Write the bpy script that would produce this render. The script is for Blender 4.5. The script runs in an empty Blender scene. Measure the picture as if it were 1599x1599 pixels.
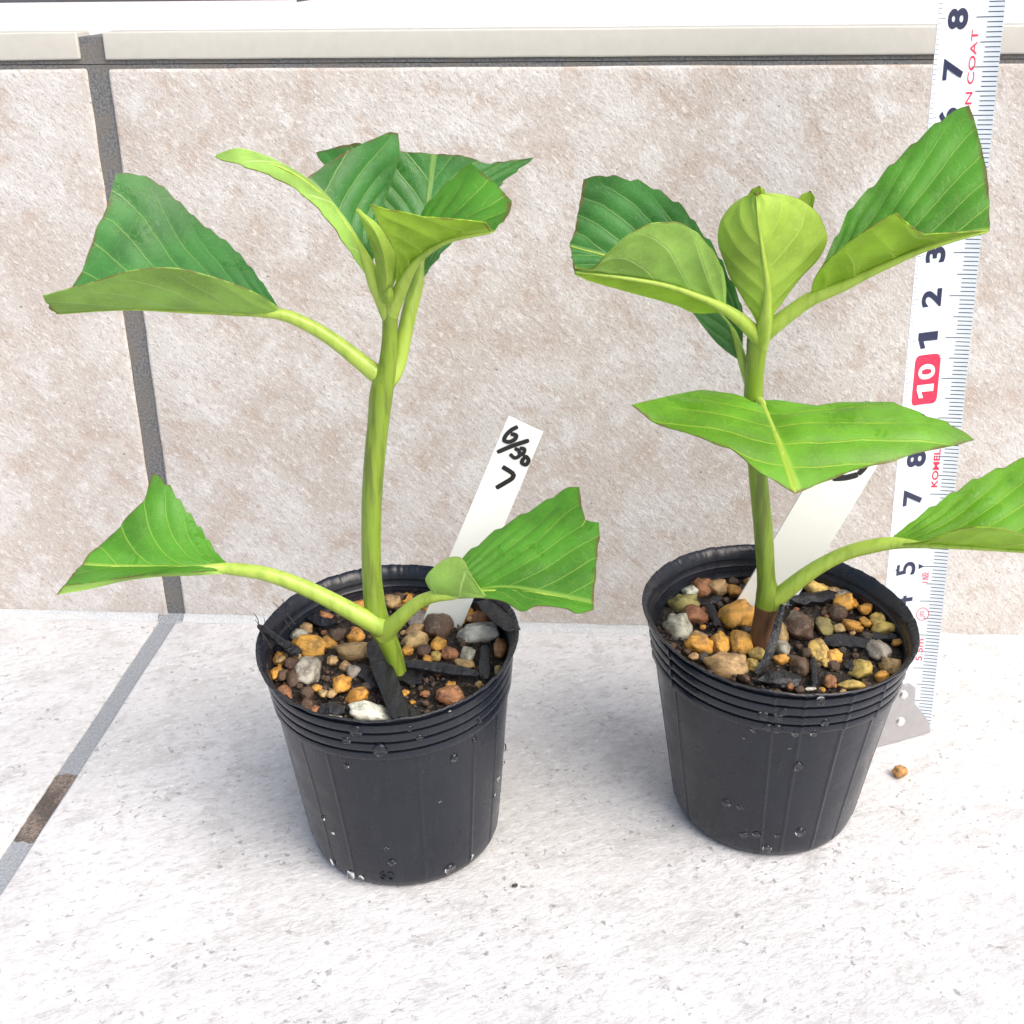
import bpy, bmesh, math, random
import numpy as np
from mathutils import Vector, Matrix, noise
random.seed(7)
SC = bpy.context.scene
COL = SC.collection
CM = 0.01
# ------------------------------------------------------------------ camera
# world (cm): x along the wall, y into the wall (wall face y = 0), z up (floor z = 0)
FPX, CY, CZ = 1887.97, -33.085, 19.228
YAW, PITCH, ROLL = -0.0743, 0.4301, -0.0117
fw = np.array([math.sin(YAW)*math.cos(PITCH), math.cos(YAW)*math.cos(PITCH), -math.sin(PITCH)])
r0 = np.array([math.cos(YAW), -math.sin(YAW), 0.0]); u0 = np.cross(r0, fw)
RT = r0*math.cos(ROLL)+u0*math.sin(ROLL); UP = -r0*math.sin(ROLL)+u0*math.cos(ROLL)
CAMP = np.array([0.0, CY, CZ])
cam = bpy.data.cameras.new('camera'); camo = bpy.data.objects.new('camera', cam); COL.objects.link(camo)
cam.sensor_width = 36; cam.angle = 2*math.atan(799.5/FPX); cam.clip_start = 0.01; cam.clip_end = 50
camo.matrix_world = Matrix(((RT[0], UP[0], -fw[0], 0), (RT[1], UP[1], -fw[1], CY*CM), (RT[2], UP[2], -fw[2], CZ*CM), (0, 0, 0, 1)))
SC.camera = camo
# ------------------------------------------------------------------ sky and soft sun
SUN_EL, SUN_AZ = math.radians(49), math.radians(130)   # azimuth clockwise from +y
W = bpy.data.worlds.new('World'); SC.world = W; W.use_nodes = True
wn = W.node_tree.nodes; wl = W.node_tree.links; wn.clear()
sky = wn.new('ShaderNodeTexSky'); sky.sky_type = 'NISHITA'; sky.sun_disc = False
sky.sun_elevation = SUN_EL; sky.sun_rotation = SUN_AZ; sky.air_density = 1.0; sky.dust_density = 4.5; sky.ozone_density = 1.0
bg = wn.new('ShaderNodeBackground'); bg.inputs[1].default_value = 0.15
wo = wn.new('ShaderNodeOutputWorld'); wl.new(sky.outputs[0], bg.inputs[0]); wl.new(bg.outputs[0], wo.inputs[0])
sl = bpy.data.lights.new('sun', 'SUN'); sl.energy = 1.5; sl.angle = math.radians(50); sl.color = (1.0, 0.965, 0.92)
so = bpy.data.objects.new('sun', sl); COL.objects.link(so)
sd = Vector((math.sin(SUN_AZ)*math.cos(SUN_EL), math.cos(SUN_AZ)*math.cos(SUN_EL), math.sin(SUN_EL)))
so.rotation_euler = (-sd).to_track_quat('-Z', 'Y').to_euler(); so.location = sd*2
SC.view_settings.view_transform = 'Standard'; SC.view_settings.look = 'None'
SC.view_settings.exposure = 0.62; SC.view_settings.gamma = 1

# ------------------------------------------------------------------ helpers
def ray(x, y): return RT*(x-799.5)/FPX + UP*(799.5-y)/FPX + fw
def on_y(x, y, Y):
    d = ray(x, y); return CAMP + d*((Y-CY)/d[1])
def on_z(x, y, z):
    d = ray(x, y); return CAMP + d*((z-CZ)/d[2])
def pxcm(P): return FPX/float((np.asarray(P)-CAMP) @ fw)
def sm(a, b, x):
    t = min(1, max(0, (x-a)/(b-a))); return t*t*(3-2*t)
def catmull(P, n):
    """resample polyline P (k,3) to n points, smooth, even in chord length"""
    P = np.asarray(P, float)
    if len(P) == 2: return P[0]+(P[1]-P[0])*np.linspace(0, 1, n)[:, None]
    Q = np.vstack([2*P[0]-P[1], P, 2*P[-1]-P[-2]]); out = []
    for i in range(len(P)-1):
        p0, p1, p2, p3 = Q[i:i+4]
        d0, d1, d2 = [max(1e-6, np.linalg.norm(a-b))**.5 for a, b in ((p1, p0), (p2, p1), (p3, p2))]
        m1 = (p1-p0)/d0-(p2-p0)/(d0+d1)+(p2-p1)/d1; m2 = (p2-p1)/d1-(p3-p1)/(d1+d2)+(p3-p2)/d2
        m1 *= d1; m2 *= d1
        for t in np.linspace(0, 1, 16, endpoint=False):
            out.append((2*t**3-3*t*t+1)*p1+(t**3-2*t*t+t)*m1+(-2*t**3+3*t*t)*p2+(t**3-t*t)*m2)
    out.append(P[-1]); out = np.array(out)
    L = np.concatenate([[0], np.cumsum(np.linalg.norm(np.diff(out[:, :3], axis=0), axis=1))])
    s = np.linspace(0, L[-1], n)
    return np.stack([np.interp(s, L, out[:, k]) for k in range(out.shape[1])], -1)

def link(o, parent=None):
    COL.objects.link(o)
    if parent is not None: o.parent = parent
    return o
def mesh(name, verts, faces, mats, parent=None, smooth=True, midx=None, org=None, auto=None):
    """verts in cm (world, or relative to org)"""
    m = bpy.data.meshes.new(name)
    v = np.asarray(verts, float)*CM
    m.from_pydata(v.tolist(), [], [tuple(int(i) for i in f) for f in faces])
    for k in (mats if isinstance(mats, (list, tuple)) else [mats]): m.materials.append(k)
    if midx is not None: m.polygons.foreach_set('material_index', midx)
    if smooth: m.polygons.foreach_set('use_smooth', [True]*len(m.polygons))
    m.update()
    o = bpy.data.objects.new(name, m); link(o, parent)
    if smooth and auto: m.set_sharp_from_angle(angle=math.radians(auto))
    return o
def empty(name, loc, label, cat, group=None):
    o = bpy.data.objects.new(name, None); o.empty_display_size = .02; COL.objects.link(o)
    tag(o, label, cat, group); ROOT[o.name] = np.asarray(loc, float); o.location = Vector(loc)*CM
    return o
ROOT = {}
def tag(o, label, cat, group=None):
    o['label'] = label; o['category'] = cat
    if group: o['group'] = group
def struct(o): o['kind'] = 'structure'; return o
def rel(P, root): return np.asarray(P, float)-ROOT[root.name]

# ------------------------------------------------------------------ node materials
def mat(name):
    m = bpy.data.materials.new(name); m.use_nodes = True
    nt = m.node_tree; b = nt.nodes['Principled BSDF']; return m, nt, b
class N:
    def __init__(s, nt): s.nt = nt
    def n(s, t, **k):
        x = s.nt.nodes.new(t)
        for a, v in k.items(): setattr(x, a, v)
        return x
    def put(s, sock, v):
        if isinstance(v, bpy.types.NodeSocket): s.nt.links.new(v, sock)
        elif isinstance(v, (tuple, list)) and len(v) == 3 and sock.type == 'RGBA': sock.default_value = (*v, 1)
        else: sock.default_value = v
    def math(s, op, a, b=0.0, c=None, clamp=False):
        x = s.n('ShaderNodeMath', operation=op, use_clamp=clamp); s.put(x.inputs[0], a); s.put(x.inputs[1], b)
        if c is not None: s.put(x.inputs[2], c)
        return x.outputs[0]
    def mix(s, f, a, b, mode='MIX'):
        x = s.n('ShaderNodeMix', data_type='RGBA', blend_type=mode); s.put(x.inputs[0], f); s.put(x.inputs[6], a); s.put(x.inputs[7], b); return x.outputs[2]
    def ramp(s, v, lo, hi, a=0.0, b=1.0):
        x = s.n('ShaderNodeMapRange', interpolation_type='SMOOTHSTEP'); s.put(x.inputs[0], v)
        for i, q in enumerate((lo, hi, a, b)): s.put(x.inputs[i+1], q)
        return x.outputs[0]
    def coord(s, scale=(100, 100, 100), rot=(0, 0, 0), kind='Object'):
        c = s.n('ShaderNodeTexCoord'); m = s.n('ShaderNodeMapping'); m.inputs['Scale'].default_value = scale; m.inputs['Rotation'].default_value = rot
        s.nt.links.new(c.outputs[kind], m.inputs[0]); return m.outputs[0]
    def streak(s, size, rot=(0, 0, 0)):
        c = s.n('ShaderNodeTexCoord'); m = s.n('ShaderNodeMapping', vector_type='TEXTURE'); m.inputs['Scale'].default_value = tuple(k*CM for k in size); m.inputs['Rotation'].default_value = rot
        s.nt.links.new(c.outputs['Object'], m.inputs[0]); return m.outputs[0]
    def noise(s, v, scale, detail=4, rough=.55, out=0, dist=0.0):
        x = s.n('ShaderNodeTexNoise'); s.put(x.inputs['Vector'], v); x.inputs['Scale'].default_value = scale; x.inputs['Detail'].default_value = detail
        x.inputs['Roughness'].default_value = rough; x.inputs['Distortion'].default_value = dist; return x.outputs[out]
    def voro(s, v, scale, feature='F1', out=0):
        x = s.n('ShaderNodeTexVoronoi', feature=feature); s.put(x.inputs['Vector'], v); x.inputs['Scale'].default_value = scale; return x.outputs[out]
    def bump(s, h, strength, dist=.001, normal=None):
        x = s.n('ShaderNodeBump'); x.inputs['Strength'].default_value = strength; x.inputs['Distance'].default_value = dist; s.put(x.inputs['Height'], h)
        if normal is not None: s.put(x.inputs['Normal'], normal)
        return x.outputs[0]

def simple(name, col, rough=.5, metal=0, spec=.5, nz=0.0, bump=0.0, scale=8.0):
    m, nt, b = mat(name); g = N(nt)
    b.inputs['Roughness'].default_value = rough; b.inputs['Metallic'].default_value = metal; b.inputs['Specular IOR Level'].default_value = spec
    v = g.coord(); f = g.noise(v, scale, 4)
    d = tuple(max(0, c*(1-nz)) for c in col); u = tuple(min(1, c*(1+nz)) for c in col)
    g.put(b.inputs['Base Color'], g.mix(f, d, u))
    if bump: g.put(b.inputs['Normal'], g.bump(g.noise(v, scale*3, 3), bump, .0004))
    return m

def stone_wall():
    m, nt, b = mat('wall_tile_stone'); g = N(nt)
    v = g.coord(); q = math.radians(42)
    big = g.noise(v, .28, 4, .6); blo = g.noise(g.streak((1.15, 1, .95), (0, q, 0)), 1, 4, .6)
    st = g.noise(g.streak((.25, .2, .16), (0, q, 0)), 1, 5, .65); fl = g.noise(g.streak((.095, .08, .07), (0, q, 0)), 1, 4, .65); gr = g.noise(v, 24, 2, .6)
    c = g.mix(g.ramp(big, .40, .60), (.55, .50, .455), (.63, .605, .575))
    c = g.mix(g.ramp(blo, .48, .33, 0, .75), c, (.50, .41, .345)); c = g.mix(g.ramp(blo, .53, .68, 0, .8), c, (.70, .685, .665))
    c = g.mix(g.ramp(st, .52, .70, 0, .75), c, (.80, .775, .75)); c = g.mix(g.ramp(st, .46, .30, 0, .7), c, (.43, .345, .285))
    c = g.mix(g.ramp(fl, .56, .72, 0, .6), c, (.86, .84, .82)); c = g.mix(g.ramp(fl, .45, .30, 0, .8), c, (.36, .295, .25))
    dots = g.math('MULTIPLY', g.ramp(g.noise(v, 7.5, 2, .5), .30, .24), .8)
    c = g.mix(dots, c, (.12, .105, .10)); c = g.mix(g.ramp(gr, .39, .26, 0, .75), c, (.17, .145, .13))
    g.put(b.inputs['Base Color'], c); b.inputs['Roughness'].default_value = .75; b.inputs['Specular IOR Level'].default_value = .3
    h = g.math('ADD', g.math('MULTIPLY', st, 1.0), g.math('ADD', g.math('MULTIPLY', fl, .55), g.math('MULTIPLY', blo, 1.2)))
    g.put(b.inputs['Normal'], g.bump(h, .45, .0010)); return m
def stone_floor():
    m, nt, b = mat('floor_tile_stone'); g = N(nt)
    v = g.coord(); q = math.radians(28)
    big = g.noise(v, .25, 4); blo = g.noise(g.streak((1.1, .8, 1), (0, 0, q)), 1, 4, .6); st = g.noise(g.streak((.30, .17, .2), (0, 0, q)), 1, 5, .65)
    fl = g.noise(g.streak((.12, .08, .1), (0, 0, q)), 1, 4, .65); pit = g.noise(v, 4.6, 4, .6); reg = g.noise(v, .8, 3, .6); dot = g.noise(v, 5.5, 2, .5)
    c = g.mix(g.ramp(big, .35, .65), (.58, .58, .58), (.66, .66, .665))
    c = g.mix(g.ramp(blo, .50, .34, 0, .75), c, (.50, .495, .49)); c = g.mix(g.ramp(st, .48, .32, 0, .8), c, (.43, .43, .43))
    c = g.mix(g.ramp(st, .54, .70, 0, .7), c, (.80, .80, .80)); c = g.mix(g.ramp(fl, .43, .28, 0, .75), c, (.42, .42, .42)); c = g.mix(g.ramp(fl, .56, .7, 0, .6), c, (.82, .82, .82))
    msk = g.math('MULTIPLY', g.ramp(pit, .42, .33), g.ramp(reg, .46, .58)); c = g.mix(g.math('MULTIPLY', msk, .8), c, (.28, .28, .29))
    c = g.mix(g.math('MULTIPLY', g.ramp(dot, .255, .215), .8), c, (.13, .12, .115))
    g.put(b.inputs['Base Color'], c); b.inputs['Roughness'].default_value = .62; b.inputs['Specular IOR Level'].default_value = .35
    h = g.math('SUBTRACT', g.math('ADD', g.math('ADD', st, g.math('MULTIPLY', fl, .5)), g.math('MULTIPLY', blo, 1.0)), g.math('MULTIPLY', msk, .6))
    g.put(b.inputs['Normal'], g.bump(h, .42, .0009)); return m
def grout(name, a, bcol, dirt=None):
    m, nt, b = mat(name); g = N(nt); v = g.coord()
    f = g.noise(v, 14, 4, .7); f2 = g.noise(v, .9, 4)
    c = g.mix(g.ramp(f, .35, .65), a, bcol)
    if dirt: c = g.mix(g.ramp(f2, .45, .6, 0, .7), c, dirt)
    g.put(b.inputs['Base Color'], c); b.inputs['Roughness'].default_value = .85; b.inputs['Specular IOR Level'].default_value = .2
    g.put(b.inputs['Normal'], g.bump(f, .6, .0006)); return m
M_WALL = stone_wall(); M_FLOOR = stone_floor()
M_GROUTW = grout('wall_grout', (.11, .112, .115), (.235, .238, .24), (.20, .185, .165))
M_GROUTF = grout('floor_grout', (.25, .27, .29), (.36, .385, .41))
M_DIRT = grout('dirty_grout', (.10, .085, .075), (.30, .245, .205), (.07, .06, .055))
M_SEAL = grout('sealant_grey', (.50, .52, .53), (.62, .63, .63))
M_GLAZE = simple('glazed_ledge', (.56, .545, .49), .45, nz=.09, scale=3)
M_LEDGETOP = simple('ledge_top_white', (.86, .86, .84), .45, nz=.03)
M_DARK = simple('dark_grey_frame', (.11, .11, .125), .5, nz=.2)

# ------------------------------------------------------------------ setting
def slab(name, lo, hi, m, parent=None, bev=.08, wob=.012, nx=1, wobax=None):
    """bevelled tile from lo to hi (cm) with slightly uneven edges"""
    bm = bmesh.new(); bmesh.ops.create_cube(bm, size=1)
    lo = np.array(lo, float); hi = np.array(hi, float)
    for v in bm.verts: v.co = Vector((lo+hi)/2)+Vector((hi-lo)*np.array(v.co))
    if nx > 1:
        for ax in range(3):
            es = [e for e in bm.edges if abs((e.verts[1].co-e.verts[0].co)[ax]) > 3]
            if es: bmesh.ops.subdivide_edges(bm, edges=es, cuts=nx, use_grid_fill=True)
    sharp = [e for e in bm.edges if e.is_manifold and e.calc_face_angle() > .5]
    bmesh.ops.bevel(bm, geom=sharp, offset=bev, segments=3, affect='EDGES', profile=.6)
    for v in bm.verts:
        n = noise.noise_vector(Vector(v.co)*1.1+Vector((3, 9, 1)))+.5*noise.noise_vector(Vector(v.co)*4.0)
        if wobax is not None: n[wobax] *= .3
        v.co += n*wob
    me = bpy.data.meshes.new(name)
    for v in bm.verts: v.co *= CM
    bm.to_mesh(me); bm.free(); me.materials.append(m)
    me.polygons.foreach_set('use_smooth', [True]*len(me.polygons)); me.set_sharp_from_angle(angle=math.radians(50))
    o = bpy.data.objects.new(name, me); return link(o, parent)
def box(name, lo, hi, m, parent=None):
    x0, y0, z0 = lo; x1, y1, z1 = hi
    V = [(x0, y0, z0), (x1, y0, z0), (x1, y1, z0), (x0, y1, z0), (x0, y0, z1), (x1, y0, z1), (x1, y1, z1), (x0, y1, z1)]
    F = [(0, 3, 2, 1), (4, 5, 6, 7), (0, 1, 5, 4), (1, 2, 6, 5), (2, 3, 7, 6), (3, 0, 4, 7)]
    return mesh(name, V, F, m, parent, smooth=False)
JX0, JX1 = -13.62, -13.04       # wall joint
KX0, KX1 = -13.87, -13.30       # floor joint
HT = 16.66
floor = struct(box('floor', (-75, -75, -2.0), (75, 3, -.07), M_GROUTF))
slab('tile', (KX0-44, -60, -1.6), (KX0, -.12, 0), M_FLOOR, floor, .07, .02, 40, 2)
slab('tile', (KX1, -60, -1.6), (KX1+50, -.12, 0), M_FLOOR, floor, .07, .02, 40, 2)
# worn, dirty stretch of the joint: a low crust of soil in the groove
def crust():
    P = []; F = []; n = 26; k = 7
    for i in range(n):
        y = -8.05-(2.75)*i/(n-1)
        for j in range(k):
            x = KX0+.02+(KX1-KX0-.04)*j/(k-1)
            e = min(1, min(i, n-1-i)/2.0)
            P.append((x, y+(.16*noise.noise(Vector((x*4, i*3., 2))) if i in (0, n-1) else 0), -.073+e*(.02+.03*noise.noise(Vector((x*5, y*5, 4))))))
    for i in range(n-1):
        for j in range(k-1): a = i*k+j; F.append((a, a+1, a+k+1, a+k))
    return mesh('dirt_crust', P, [f[::-1] for f in F], M_DIRT, floor)
crust()
wall = struct(box('wall', (-75, .07, -2), (75, 3, HT+.1), M_GROUTW))
slab('tile', (JX0-30, 0, .06), (JX0, 1.2, HT), M_WALL, wall, .09, .022, 36, 1)
slab('tile', (JX1, 0, .06), (JX1+45, 1.2, HT), M_WALL, wall, .09, .022, 36, 1)
def sealant(xa, xb):
    P = []; F = []; n = int((xb-xa)*4); prof = [(.0, .20), (-.04, .12), (-.12, .045), (-.23, .004)]
    for i in range(n):
        x = xa+(xb-xa)*i/(n-1)
        for j, (y, z) in enumerate(prof):
            w = noise.noise(Vector((x*.9, j, 7)))*.05+noise.noise(Vector((x*3.3, j, 3)))*.02
            P.append((x, y-(0 if j == 0 else w*.8)-.006, max(.006, z+w*.8) if j < 3 else z))
    for i in range(n-1):
        for j in range(3): a = i*4+j; F.append((a, a+1, a+5, a+4))
    return mesh('sealant', P, F, M_SEAL, wall)
sealant(-45, KX0-.02); sealant(JX1-.02, 35)
mesh('grout_fillet', [(KX0-.02, -.24, -.066), (JX1+.02, -.24, -.066), (JX1+.02, .072, .16), (KX0-.02, .072, .16), (KX0-.02, .072, -.08), (JX1+.02, .072, -.08)], [(0, 1, 2, 3), (0, 3, 4), (1, 5, 2), (3, 2, 5, 4), (0, 4, 5, 1)], M_GROUTF, floor, smooth=False)
ledge = struct(box('ledge', (-75, .075, HT+.12), (75, 25, 17.45), M_GROUTW))
LX0, LX1 = JX0-.12, JX1-.02
for nm, a, c in (('tile', -60, LX0), ('tile', LX1, 60)):
    slab(nm, (a, -.02, 16.89), (c, .9, 17.575), M_GLAZE, ledge, .05, .014, 44, 1)
    slab(nm, (a-.02, .93, 16.95), (c+.02, 24.9, 17.592), M_LEDGETOP, ledge, .03, .005, 2, 2)
back = struct(box('wall_behind', (-75, 25.2, 10), (75, 28, 42), M_DARK))

# ------------------------------------------------------------------ pots
def pot_mat():
    m, nt, b = mat('black_pot_plastic'); g = N(nt); v = g.coord()
    f = g.noise(v, 1.4, 5, .6); d = g.noise(g.coord(scale=(100, 100, 18)), 5, 4, .6)
    c = g.mix(f, (.007, .009, .0155), (.013, .0165, .026)); c = g.mix(g.ramp(d, .55, .8, 0, .35), c, (.035, .036, .04))
    g.put(b.inputs['Base Color'], c); g.put(b.inputs['Roughness'], g.ramp(f, .3, .7, .22, .36)); b.inputs['Specular IOR Level'].default_value = .42
    g.put(b.inputs['Normal'], g.bump(g.noise(v, 3, 3), .12, .0006)); return m
M_POT = pot_mat()
mw, nt, b = mat('water'); b.inputs['Base Color'].default_value = (1, 1, 1, 1); b.inputs['Roughness'].default_value = .02; b.inputs['IOR'].default_value = 1.33; b.inputs['Transmission Weight'].default_value = 1.0
M_WATER = mw
class Pot:
    def __init__(s, x, y, h, rt, rb, dx, dy, a, b, tx, ty, seed):
        s.__dict__.update(locals())
    def P(s, ph, f, r=None, dr=0.0):
        """outer wall point at angle ph, height fraction f"""
        k = sm(.15, 1, f)
        R = (s.rb+.08+(s.rt-s.rb-.08)*f)*(1+k*(s.a*math.cos(2*ph)+s.b*math.sin(2*ph)))
        R += k*.035*noise.noise(Vector((math.cos(ph)*1.6, math.sin(ph)*1.6, s.seed+f)))
        if r is not None: R *= r
        R += dr
        z = f*(s.h+s.tx*math.cos(ph)*k+s.ty*math.sin(ph)*k)
        return np.array([s.x+s.dx*f+R*math.cos(ph), s.y+s.dy*f+R*math.sin(ph), z])
    def rin(s, ph, f): return np.linalg.norm((s.P(ph, f, None, -.06)-np.array([s.x+s.dx*f, s.y+s.dy*f, 0]))[:2])
def prof():
    """(height fraction, radius offset) from outer bottom up, over the rim and down inside"""
    o = [(0.0, -.34), (.004, -.2), (.012, -.11), (.03, -.05), (.055, -.012)]
    for f in (.1, .2, .3, .4, .5, .6, .7, .745): o.append((f, 0))
    z = .765
    for k in range(4):                       # four stepped rings below the rim
        o += [(z, .0), (z+.003, .052), (z+.010, .064), (z+.034, .062), (z+.0405, .05), (z+.043, -.012)]
        z += .050
    o += [(.966, .02), (.975, .06), (.984, .10), (.992, .142), (.998, .150), (1.0, .135), (.998, .10), (.990, .05), (.978, .0)]
    inn = []
    z = .962
    for k in range(4):
        inn += [(z, -.035), (z-.012, -.05), (z-.016, -.012), (z-.036, -.02), (z-.044, -.05)]
        z -= .05
    inn += [(.72, -.06), (.5, -.06), (.1, -.06)]
    return o+inn
def build_pot(p, label, drops, seams, emb=False):
    root = empty('plant_pot', (p.x, p.y, 0), label, 'pot', 'small black nursery pots')
    pr = prof(); n = 540; V = []; F = []
    no = 13
    for i in range(n):
        ph = 2*math.pi*i/n
        rim_n = .034*noise.noise(Vector((ph*9, p.seed, 1)))+.018*noise.noise(Vector((ph*40, p.seed, 5)))
        for j, (f, dr) in enumerate(pr):
            d = dr
            if 3 < j < no+26:
                for sph, amp, wd in seams:
                    q = abs((ph-sph+math.pi) % (2*math.pi)-math.pi)
                    if j < no or amp > .02: d += amp*max(0, 1-q/wd)
            P = p.P(ph, f, None, d)
            if f > .97: P[2] += rim_n
            V.append(P)
    k = len(pr)
    for i in range(n):
        for j in range(k-1):
            a = i*k+j; c = ((i+1) % n)*k+j; F.append((a, c, c+1, a+1))
    V.append(np.array([p.x, p.y, .02])); ce = len(V)-1
    V.append(np.array([p.x, p.y, .5])); ci = len(V)-1
    for i in range(n): F.append((((i+1) % n)*k, i*k, ce)); F.append((i*k+k-1, ((i+1) % n)*k+k-1, ci))
    mesh('body', rel(V, root), F, M_POT, root, auto=50)
    if emb:
        ph0 = math.radians(-92)
        tv, tf = text_mesh('60', .26, 0.0)
        out = []
        for (u, w) in tv:
            ph = ph0+(u)/2.25
            out.append(p.P(ph, .088+w/p.h, None, .003 if True else 0))
        out2 = [o+np.array([math.cos(ph0), math.sin(ph0), 0])*.018 for o in out]
        nn = len(out); fs = [tuple(i+nn for i in f) for f in tf]
        ed = {}
        for f in tf:
            for a, c in zip(f, f[1:]+f[:1]): ed[(a, c)] = 1
        for (a, c) in list(ed):
            if (c, a) not in ed: fs.append((a, c, c+nn, a+nn))
        mesh('embossed_number', rel(out+out2, root), fs, M_POT, root, smooth=False)
    # water drops: flattened domes stuck to the outer wall
    for (px, py, rpx) in drops:
        best = None
        for i in range(0, 360):
            ph = math.radians(i)
            if math.sin(ph) > .35: continue
            for f in np.linspace(.03, .97, 48):
                P = p.P(ph, f, None, .045 if f > .76 else .0); d = P-CAMP; z = d @ fw
                e = (799.5+FPX*(d @ RT)/z-px)**2+(799.5-FPX*(d @ UP)/z-py)**2
                if best is None or e < best[0]: best = (e, ph, f, P)
        _, ph, f, P = best; r = rpx/pxcm(P)
        o = bpy.data.objects.new('water_drop', DROP); link(o, root)
        o.location = Vector(rel(P+np.array([math.cos(ph), math.sin(ph), 0])*.005, root))*CM
        o.rotation_euler = (0, math.radians(90), ph); o.scale = (r*1.3, r*1.2, r*.8)
    return root
def dome():
    V = [(0, 0, 1.0)]; F = []; n = 14; rings = [(.35, .93), (.65, .75), (.88, .45), (1, .12), (.97, -.1), (.6, -.12)]
    for r, z in rings:
        for i in range(n): V.append((r*math.cos(2*math.pi*i/n), r*math.sin(2*math.pi*i/n), z))
    for i in range(n): F.append((0, 1+i, 1+(i+1) % n))
    for k in range(len(rings)-1):
        for i in range(n): a = 1+k*n+i; c = 1+k*n+(i+1) % n; F.append((a, a+n, c+n, c))
    V.append((0, 0, -.12)); l = 1+(len(rings)-1)*n
    for i in range(n): F.append((l+(i+1) % n, l+i, len(V)-1))
    m = bpy.data.meshes.new('water_drop'); m.from_pydata([tuple(c*CM for c in v) for v in V], [], F)
    m.polygons.foreach_set('use_smooth', [True]*len(F)); m.materials.append(M_WATER); m.update(); return m
DROP = dome()
def text_mesh(s, size, offset=.012, align='CENTER'):
    """-> list of (u, v) cm, faces ; centred"""
    cu = bpy.data.curves.new('t', 'FONT'); cu.body = s; cu.size = 1.0; cu.offset = offset; cu.align_x = align; cu.resolution_u = 5
    o = bpy.data.objects.new('t', cu); COL.objects.link(o)
    bpy.context.view_layer.update()
    dg = bpy.context.evaluated_depsgraph_get(); me = o.evaluated_get(dg).to_mesh()
    vv = [(v.co.x, v.co.y) for v in me.vertices]; ff = [tuple(p.vertices) for p in me.polygons]
    o.evaluated_get(dg).to_mesh_clear(); bpy.data.objects.remove(o); bpy.data.curves.remove(cu)
    if s == '1':
        vv = [(.26, 0), (.5, 0), (.5, .72), (.34, .72), (.06, .58), (.06, .40), (.26, .50)]; ff = [(0, 1, 2, 6), (6, 2, 3), (6, 3, 4, 5)]
    if not vv: return [], []
    ys = [v[1] for v in vv]; xs = [v[0] for v in vv]
    k = size/(max(ys)-min(ys)); my = (max(ys)+min(ys))/2; mx = (max(xs)+min(xs))/2
    return [((x-mx)*k, (y-my)*k) for x, y in vv], ff

PA = Pot(-4.398, -9.765, 5.43, 2.82, 2.138, -.146, -.05, -.019, .008, -.028, .227, 1.3)
PB = Pot(4.314, -8.321, 5.465, 2.985, 2.056, -.028, -.065, -.004, -.007, -.127, .178, 8.7)
R = math.radians
DA = [(557, 1139, 9), (540, 1156, 6), (594, 1171, 10), (653, 1149, 5), (710, 1183, 6), (740, 1155, 4), (748, 1122, 5), (542, 1196, 4), (656, 1203, 3), (505, 1275, 4), (519, 1298, 4), (612, 1347, 5), (519, 1346, 5), (549, 1364, 6), (702, 1358, 8), (737, 1338, 4), (785, 1190, 4), (790, 1167, 5), (776, 1215, 4), (770, 1240, 4), (563, 1372, 4), (639, 1136, 5), (700, 1112, 4), (604, 1325, 3), (688, 1250, 2)]
DB = [(1282, 1094, 7), (1226, 1108, 6), (1191, 1119, 7), (1216, 1123, 7), (1200, 1136, 6), (1214, 1140, 7), (1287, 1127, 6), (1242, 1143, 5), (1270, 1143, 5), (1175, 1140, 4), (1245, 1194, 7), (1248, 1298, 7), (1134, 1252, 6), (1155, 1261, 4), (1163, 1303, 5), (1180, 1303, 5), (1197, 1326, 6), (1213, 1308, 3), (1234, 1170, 2), (1163, 1153, 2), (1320, 1223, 2)]
potA = build_pot(PA, 'black plastic nursery pot with small number moulded near its base, beside the dated tag', DA, [(R(a), .02, .022) for a in (-128, -112, -84, -70, -40, -20, 10, 60, 120, 170, 200)], True)
potB = build_pot(PB, 'black plastic nursery pot beside the steel tape, vertical mould seam in front', DB, [(R(-98), .03, .014)]+[(R(a), .022, .024) for a in (-150, -86, -66, -48, -20, 20, 70, 120, 160, 185)])

# ------------------------------------------------------------------ potting mix
def pebble_mesh(seed):
    bm = bmesh.new(); bmesh.ops.create_icosphere(bm, subdivisions=3, radius=1)
    rs = random.Random(seed); off = Vector((rs.uniform(0, 90), rs.uniform(0, 90), rs.uniform(0, 90)))
    for v in bm.verts:
        n = v.co.normalized()
        k = 1+.34*noise.noise(n*1.2+off)+.24*noise.noise(n*2.4+off)+.12*noise.noise(n*5+off)+.04*noise.noise(n*11+off)
        # flatten a few facets
        v.co = n*k
    for _ in range(6):
        d = Vector((rs.gauss(0, 1), rs.gauss(0, 1), rs.gauss(0, 1))).normalized(); c = rs.uniform(.62, .9)
        for v in bm.verts:
            q = v.co.dot(d)
            if q > c: v.co -= d*(q-c)*.8
    for v in bm.verts: v.co *= CM
    me = bpy.data.meshes.new('pebble'); bm.to_mesh(me); bm.free()
    me.polygons.foreach_set('use_smooth', [True]*len(me.polygons)); return me
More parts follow.
